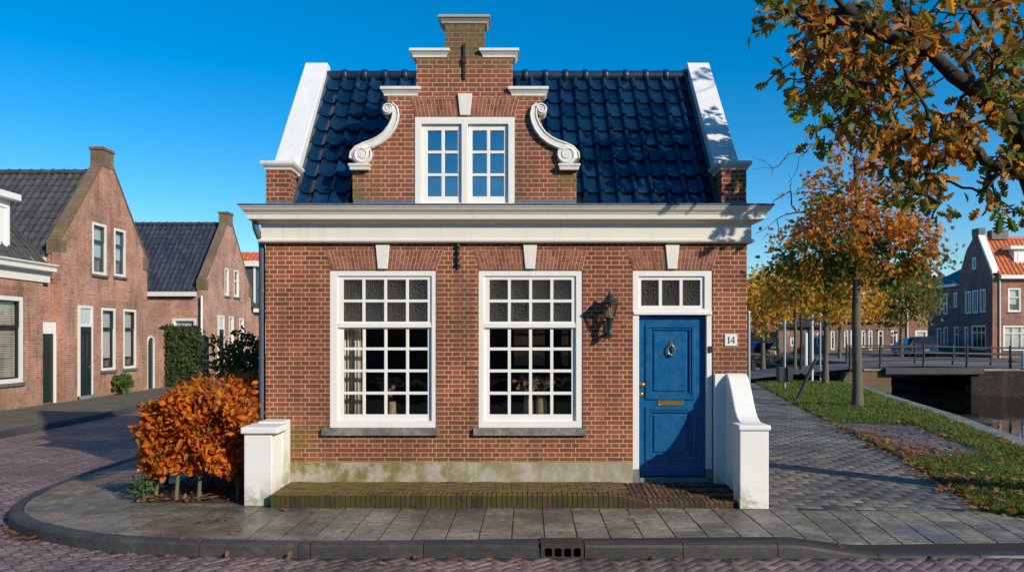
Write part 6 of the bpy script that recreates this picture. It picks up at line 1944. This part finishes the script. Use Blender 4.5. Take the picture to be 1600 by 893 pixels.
m = MB(); m.box(fx(1578, 58.4), fx(1632, 58.4), 58.3, 60.8, 8.752, 9.0); m.build('dormer_roof', WHITE, dm)
hwin(dm, front(58.54), fx(1591, 58.5), fx(1612, 58.5), 7.6, 8.65, fw=.1, frame=WHITE, sill=False)
m = MB(); xx = fx(1561, Yf); m.tube([(xx, Yf - .08, 6.5), (xx, Yf - .08, .3)], .06, 8); m.build('downpipe', WHITE_OLD, hp)

# big grey roofed house behind
hb = thing('row_house', (46, 86, .5), 'red brick house with a broad mossy grey roof and skylight behind the green tree', 'house')
Yb_ = 84.0
wins_ = [(fx(1430, Yb_), fx(1448.5, Yb_), zr_(537, Yb_), zr_(516, Yb_), dict(fw=.14, frame=WHITE, split=.45, net=.9)), (fx(1386, Yb_), fx(1402, Yb_), zr_(540, Yb_), zr_(516, Yb_), dict(fw=.14, frame=WHITE, cols=3, split=.7))]
m = MB(); m.plate(front(Yb_), op(fx(1368, Yb_), fx(1500, Yb_), 0, 7.6), [op(*w[:4]) for w in wins_], w0=-.4, w1=0); m.build('wall', ORANGEB, hb)
for w in wins_: hwin(hb, front(Yb_), *w[:4], **w[4])
sl = math.hypot(6, 3.2)
m = MB(); pantiles(m, Fr((0, Yb_ - .4, 7.0), (1, 0, 0), Vector((0, -3.2 / sl, 6 / sl)), Vector((0, 6 / sl, 3.2 / sl))), fx(1362, Yb_), fx(1505, Yb_), sl, tw=.4, th=.5, amp=.08, seed=19, nper=5)
rf = m.build('roof', tile_mat('mossy_grey_tile', (0.085, 0.08, 0.07), (0.13, 0.12, 0.10), .8, moss=(.13, .12, .06), mossamt=.5), hb, recalc=False)
m = MB(); fs_ = Fr((0, Yb_ - .4, 7.0), (1, 0, 0), Vector((0, -3.2 / sl, 6 / sl)), Vector((0, 6 / sl, 3.2 / sl))); u0 = fx(1452, Yb_ + 3)
m.fbox(fs_, u0, u0 + 1.1, 3.9, 5.5, .12, .2); m.build('skylight', WHITE, rf)
m = MB(); xx = fx(1417, Yb_); m.tube([(xx, Yb_ - .1, 7), (xx, Yb_ - .1, .3)], .09, 8); m.build('downpipe', WHITE_OLD, hb)

# terrace rows further left behind the trees
def terrace(label, pxa, pxb, Y, ze, zr, wallm, roofm, wl_, seed, name='row_house'):
    h = thing(name, ((fx(pxa, Y) + fx(pxb, Y)) / 2, Y + 3, 0), label, 'house')
    wins__ = [(fx(a, Y), fx(b, Y), zr_(d, Y), zr_(c, Y), dict(fw=.08, frame=WHITE, cols=1, split=.7, sill=False)) for a, b, c, d in wl_]
    m = MB(); m.plate(front(Y), op(fx(pxa, Y), fx(pxb, Y), 0, ze), [op(*w[:4]) for w in wins__], w0=-.4, w1=0); m.build('wall', wallm, h)
    for w in wins__: hwin(h, front(Y), *w[:4], **w[4])
    sl = math.hypot(5, zr - ze)
    m = MB(); pantiles(m, Fr((0, Y - .4, ze - .1), (1, 0, 0), Vector((0, -(zr - ze) / sl, 5 / sl)), Vector((0, 5 / sl, (zr - ze) / sl))), fx(pxa, Y) - .2, fx(pxb, Y) + .2, sl, tw=.4, th=.5, amp=.07, seed=seed, nper=5)
    m.build('roof', roofm, h, recalc=False)
    return h


RUSS = tile_mat('russet_tile', (0.20, 0.085, 0.045), (0.28, 0.12, 0.065), .8)
terrace('low house with russet tiled roof far behind the house corner', 640, 1216, 88, 2.6, 5.2, PINK2, RUSS, [(1176, 1184, 534, 543), (1200, 1208, 534, 543)], 22)
terrace('low dark brick house between the thin golden trees', 1217, 1292, 74, 3.1, 4.4, PURPLE, GREY_T, [(1235, 1241, 527, 540), (1262, 1268, 527, 540), (1276, 1283, 520, 540)], 23)
terrace('long brick terrace with tall white windows behind the orange street tree', 1294, 1392, 78, 3.7, 6.4, brick('brown_brick', (0.22, 0.125, 0.10), (0.17, 0.095, 0.078), (0.25, 0.2, 0.16)), RUSS,
        [(1298, 1304, 517, 546), (1309, 1314, 516, 542), (1319, 1325, 516, 542), (1329, 1334, 516, 542), (1346, 1352, 516, 542), (1357, 1363, 516, 546), (1372, 1380, 516, 542)], 24)

# the terrace behind the camera, mirrored in the panes of the front windows
ht = thing('brick_terrace', (0, -18, 0), 'plain brick terrace across the street, seen only mirrored in the front window panes', 'house')
m = MB(); fo = Fr((0, -16, 0), (1, 0, 0), (0, 1, 0))
hs_ = [op(x_, x_ + 1.3, z_, z_ + 1.7) for x_ in np.arange(-27, 26, 3.0) for z_ in (.9, 3.8)]
m.plate(fo, op(-30, 30, 0, 6.2), hs_, w0=-.3, w1=0); m.build('wall', PURPLE, ht)
m = MB()
for q in hs_: m.fbox(fo, q[0][0] - .01, q[1][0] + .01, q[0][1] - .01, q[2][1] + .01, -.14, -.10)
m.build('window_panes', DGLASS, ht)['kind'] = 'stuff'
m = MB(); m.add([(-30, -15.7, 6.1), (30, -15.7, 6.1), (30, -20, 8.6), (-30, -20, 8.6), (30, -24, 6.1), (-30, -24, 6.1)], [(0, 1, 2, 3), (3, 2, 4, 5), (0, 5, 4, 1)]); m.build('roof', GREY_T, ht)

# ------------------------------------------------------------------ street furniture at the right
STEEL = paint('galvanised_steel', (0.36, 0.38, 0.39), .45, .15, 9.0, .1, m=.5)
WHITEP = paint('white_post', (0.62, 0.64, 0.65), .5, .1, 5.0)
def post(name, px, py0, py1, Y, r, mat, label, cat='post', cap=True, lean=0.0, z0=0.0):
    X = fx(px, Y); zt = H + (HY - py0) * Y / F
    m = MB(); m.tube([(X, Y, z0 - .05), (X + lean, Y, zt)], r, 10)
    if cap: m.lathe((X + lean, Y, zt - .01), [(r * 1.06, 0), (r * 1.06, .03), (r * .6, .05), (.0001, .055)], 10)
    o_ = m.build(name, mat, None)
    return tag(o_, label, cat)


post('metal_post', 1169.8, 488, 596, 16.5, .037, STEEL, 'grey galvanised post just behind the right corner of the house')
Y = 24.4; X = fx(1243, Y)
m = MB(); m.tube([(X, Y, -.05), (fx(1276.5, Y), Y + .1, zr_(561, Y))], .055, 12); m.lathe((fx(1276.5, Y), Y + .1, zr_(561, Y) - .02), [(.06, 0), (.05, .04), (.0001, .05)], 10)
tag(m.build('leaning_post', IRON, None), 'black post leaning to the right at the edge of the grass', 'post')
Y = 29.5; X = fx(1226, Y)
bp = thing('litter_bin', (X, Y, 0), 'pair of small black litter bins fixed to a slim grey pole beside the path', 'litter bin')
m = MB(); m.tube([(X, Y, -.05), (X, Y, 2.7)], .045, 10); m.build('pole', STEEL, bp)
for dx_ in (-.17, .17):
    m = MB(); s_ = 1 if dx_ > 0 else -1
    q = [(X + dx_ - .11, 0.36), (X + dx_ + .11, .36), (X + dx_ + .12, .98 if s_ > 0 else .86), (X + dx_ - .12, .98 if s_ < 0 else .86)]
    q = [(X + dx_ - .10, .34), (X + dx_ + .10, .34), (X + dx_ + .125, .92), (X + dx_ - .125, .92)]
    m.plate(front(Y), q, w0=-.14, w1=.14); m.build('bin', IRON, bp, bevel=.02)
post('sign_pole', 1269, 492, 606, 33.5, .055, WHITEP, 'tall white pole between the two slim street trees')
post('sign_pole', 1281.5, 505, 600, 36.2, .045, STEEL, 'thin grey pole left of the yellow orange tree trunk')
post('white_post', 1259, 521, 578, 46, .11, WHITEP, 'short thick white post beyond the street at the grass edge')
post('dark_post', 1264.3, 516, 578, 46.5, .10, IRON_G, 'dark green post next to the short white post')
for px, lb in ((1175.5, 'left one of two small dark wooden bollards by the street'), (1178.8, 'right one of two small dark wooden bollards by the street')):
    Y = 43.0; X = fx(px, Y)
    m = MB(); m.lathe((X, Y, -.02), [(.09, 0), (.09, .55), (.06, .62), (.0001, .64)], 10)
    tag(m.build('bollard', BARKD, None), lb, 'bollard', 'bollards by the street')

# bicycles
def bicycle(X, Y, rz, label, colr, basket=None, z=0.0):
    t = thing('bicycle', (0, 0, 0), label, 'bicycle', 'bicycles parked on the far pavement')
    fm_ = paint('bike_frame_' + str(len(bpy.data.materials)), colr, .4)
    def ring(c, r, tr_): return [(c[0] + r * math.cos(2 * PI * k / 20), 0, c[2] + r * math.sin(2 * PI * k / 20)) for k in range(21)]
    for cx in (-.52, .52):
        m = MB(); m.tube(ring((cx, 0, .34), .33, 0), .022, 6, caps=False)
        for k in range(8): a = PI * k / 8; m.tube([(cx + .31 * math.cos(a), 0, .34 + .31 * math.sin(a)), (cx - .31 * math.cos(a), 0, .34 - .31 * math.sin(a))], .004, 4)
        m.build('wheel', IRON, t)
    m = MB()
    for a, b in (((-.52, 0, .34), (-.12, 0, .32)), ((-.12, 0, .32), (-.28, 0, .85)), ((-.28, 0, .85), (-.52, 0, .34)), ((-.12, 0, .32), (.34, 0, .80)), ((-.24, 0, .70), (.32, 0, .88)), ((.30, 0, .98), (.52, 0, .34))): m.tube([a, b], .02, 6)
    m.build('frame', fm_, t)
    m = MB(); m.tube([(.30, 0, .98), (.26, 0, 1.08)], .015, 6); m.tube([(.12, -.28, 1.06), (.26, -.2, 1.1), (.26, .2, 1.1), (.12, .28, 1.06)], .014, 6); m.build('handlebar', STEEL, t)
    m = MB(); m.plate(Fr((-.30, 0, .90), (1, 0, 0), (0, 0, 1), V=(0, 1, 0)), [(-.14, -.09), (-.14, .09), (.14, .02), (.14, -.02)], w0=0, w1=.06); m.build('saddle', IRON, t)
    if basket: m = MB(); m.box(.40, .78, -.2, .2, .78, 1.06); m.build('basket', basket, t, bevel=.02)
    t.location = (X, Y, z); t.rotation_euler = (0, 0, rz)
    return t


bicycle(fx(1206, 56), 56, 1.1, 'bicycle with a big yellow basket parked on the far pavement', (.03, .03, .03), paint('yellow_basket', (.55, .36, .10), .8))
bicycle(fx(1196, 57), 57, .5, 'black bicycle left of the one with the yellow basket', (.02, .02, .025))
bicycle(fx(1216, 57.5), 57.5, .3, 'dark green bicycle right of the one with the yellow basket', (.02, .05, .035))

# cars
def car(X, Y, z, rz, label, colr, tall=1.62, Lc=4.4, dark=False):
    t = thing('parked_car', (0, 0, 0), label, 'car')
    cm = paint('car_paint_' + str(len(bpy.data.materials)), colr, .18, .05, 2.0, 0.0)
    hw = .88
    side = [(-Lc / 2, .42), (-Lc / 2 + .05, .30), (-Lc / 2 + .35, .26), (Lc / 2 - .4, .26), (Lc / 2 - .05, .34), (Lc / 2, .55), (Lc / 2 - .06, .80), (Lc / 2 - .35, .92), (Lc / 2 - 1.15, 1.02), (-Lc / 2 + .12, 1.06), (-Lc / 2 + .02, .85)]
    m = MB(); m.plate(Fr((0, 0, 0), (1, 0, 0), (0, 1, 0)), side, w0=-hw, w1=hw); body = m.build('body', cm, t, bevel=.07, seg=3)
    def cabin(ins, x0, x1, x2, x3, zb, zt, yb, yt):
        return [(x0, -yb, zb), (x1, -yb, zb), (x1, yb, zb), (x0, yb, zb), (x3, -yt, zt), (x2, -yt, zt), (x2, yt, zt), (x3, yt, zt)]
    box_f = [(0, 1, 5, 4), (1, 2, 6, 5), (2, 3, 7, 6), (3, 0, 4, 7), (4, 5, 6, 7), (0, 3, 2, 1)]
    m = MB(); m.add(cabin(0, -Lc / 2 + .10, Lc / 2 - 1.15, Lc / 2 - 1.95, -Lc / 2 + .45, 1.03, tall - .06, .82, .66), box_f); m.build('windows', DGLASS, t, bevel=.03, seg=2)
    m = MB(); m.add(cabin(0, -Lc / 2 + .42, Lc / 2 - 1.88, Lc / 2 - 2.1, -Lc / 2 + .55, tall - .10, tall, .70, .60), box_f)
    for sy in (-1, 1):
        for xb, xt_ in ((-Lc / 2 + .12, -Lc / 2 + .46), (-.25, -.30), (Lc / 2 - 1.17, Lc / 2 - 1.94)): m.tube([(xb, sy * .815, 1.03), (xt_, sy * .665, tall - .07)], .035, 6)
    m.build('roof', cm, t, bevel=.02)
    for sx in (-1, 1):
        for sy in (-1, 1):
            fr_ = Fr((sx * 1.32, sy * .74, .33), (1, 0, 0), (0, sy, 0))
            m = MB(); m.lathe((sx * 1.32, sy * .70, .33), [(.22, -.02), (.31, 0), (.33, .03), (.33, .17), (.31, .2), (.22, .21)], 20, fr=fr_); w_ = m.build('wheel', IRON, t)
            m = MB(); m.lathe((sx * 1.32, sy * .70, .33), [(.21, .205), (.19, .215), (.05, .225), (.0001, .225)], 14, fr=fr_); m.build('rim', STEEL, w_)
    RED = bpy.data.materials.get('tail_light') or paint('tail_light', (.40, .015, .012), .2)
    LMP = bpy.data.materials.get('head_light') or paint('head_light', (.75, .76, .78), .15)
    for sy in (-1, 1):
        m = MB(); m.box(-Lc / 2 - .015, -Lc / 2 + .12, sy * .70 - .12, sy * .70 + .12, .72, .98); m.build('tail_light', RED, t, bevel=.02)
        m = MB(); m.box(Lc / 2 - .2, Lc / 2 - .01, sy * .66 - .16, sy * .66 + .16, .66, .80); m.build('headlight', LMP, t, bevel=.02)
    m = MB(); m.box(-Lc / 2 - .012, -Lc / 2 + .03, -.26, .26, .50, .61); m.build('number_plate', paint('plate_yellow', (.6, .42, .05), .4), t)
    t.location = (X, Y, z); t.rotation_euler = (0, 0, rz)
    return t


car(fx(1438, 62), 62, .5, 1.25, 'dark blue estate car parked beyond the bridge railing', (.025, .06, .14), 1.62)
car(fx(1422, 64), 64, .5, 1.40, 'pale blue car parked left of the dark blue estate car', (.22, .42, .55), 1.5)
car(fx(1203, 80), 80, 0, .15, 'small black car parked far off in front of the russet roofed house', (.02, .02, .022), 1.5)

# ------------------------------------------------------------------ camera, sun, sky
cam = bpy.data.cameras.new('camera'); co = bpy.data.objects.new('camera', cam); COL.objects.link(co)
co.location = (0, 0, H); co.rotation_euler = (PI / 2, 0, 0)
cam.lens = 27.0; cam.sensor_width = 36.0; cam.shift_y = (HY - 446.5) / 1600.0
cam.clip_end = 5000; cam.clip_start = .05
S.camera = co
AZ, EL = math.radians(47), math.radians(25)      # sun to the right behind the camera
sd = Vector((math.sin(AZ) * math.cos(EL), -math.cos(AZ) * math.cos(EL), math.sin(EL)))
sl_ = bpy.data.lights.new('sun', 'SUN'); so = bpy.data.objects.new('sun', sl_); COL.objects.link(so)
sl_.energy = 4.6; sl_.angle = math.radians(.8); sl_.color = (1.0, .90, .745)
so.rotation_euler = (-sd).to_track_quat('-Z', 'Y').to_euler(); so.location = (8, -8, 12)
w = bpy.data.worlds.new('World'); S.world = w; w.use_nodes = True
nt = w.node_tree; nt.nodes.clear()
sky = N(nt, 'ShaderNodeTexSky', sky_type='NISHITA'); sky.sun_disc = False
sky.sun_elevation = EL; sky.sun_rotation = math.atan2(sd.x, sd.y); sky.air_density = 1.0; sky.dust_density = 0.2; sky.ozone_density = 4.0; sky.altitude = 0
hs = N(nt, 'ShaderNodeHueSaturation', {'Saturation': 1.42, 'Value': 1.08, 'Hue': 0.497, 'Color': sky.outputs[0]})
bg = N(nt, 'ShaderNodeBackground', {'Color': hs.outputs[0], 'Strength': .135})
out = N(nt, 'ShaderNodeOutputWorld'); nt.links.new(bg.outputs[0], out.inputs[0])
S.view_settings.view_transform = 'Standard'; S.view_settings.look = 'None'; S.view_settings.gamma = 1.0
S.view_settings.exposure = 0.1
S.view_settings.use_curve_mapping = False
S.render.engine = 'CYCLES'
S.cycles.use_denoising = True
try: S.cycles.denoiser = 'OPENIMAGEDENOISE'; S.cycles.denoising_prefilter = 'ACCURATE'
except Exception: pass
S.cycles.max_bounces = 8; S.cycles.transparent_max_bounces = 12; S.cycles.caustics_reflective = False; S.cycles.caustics_refractive = False
S.render.film_transparent = False
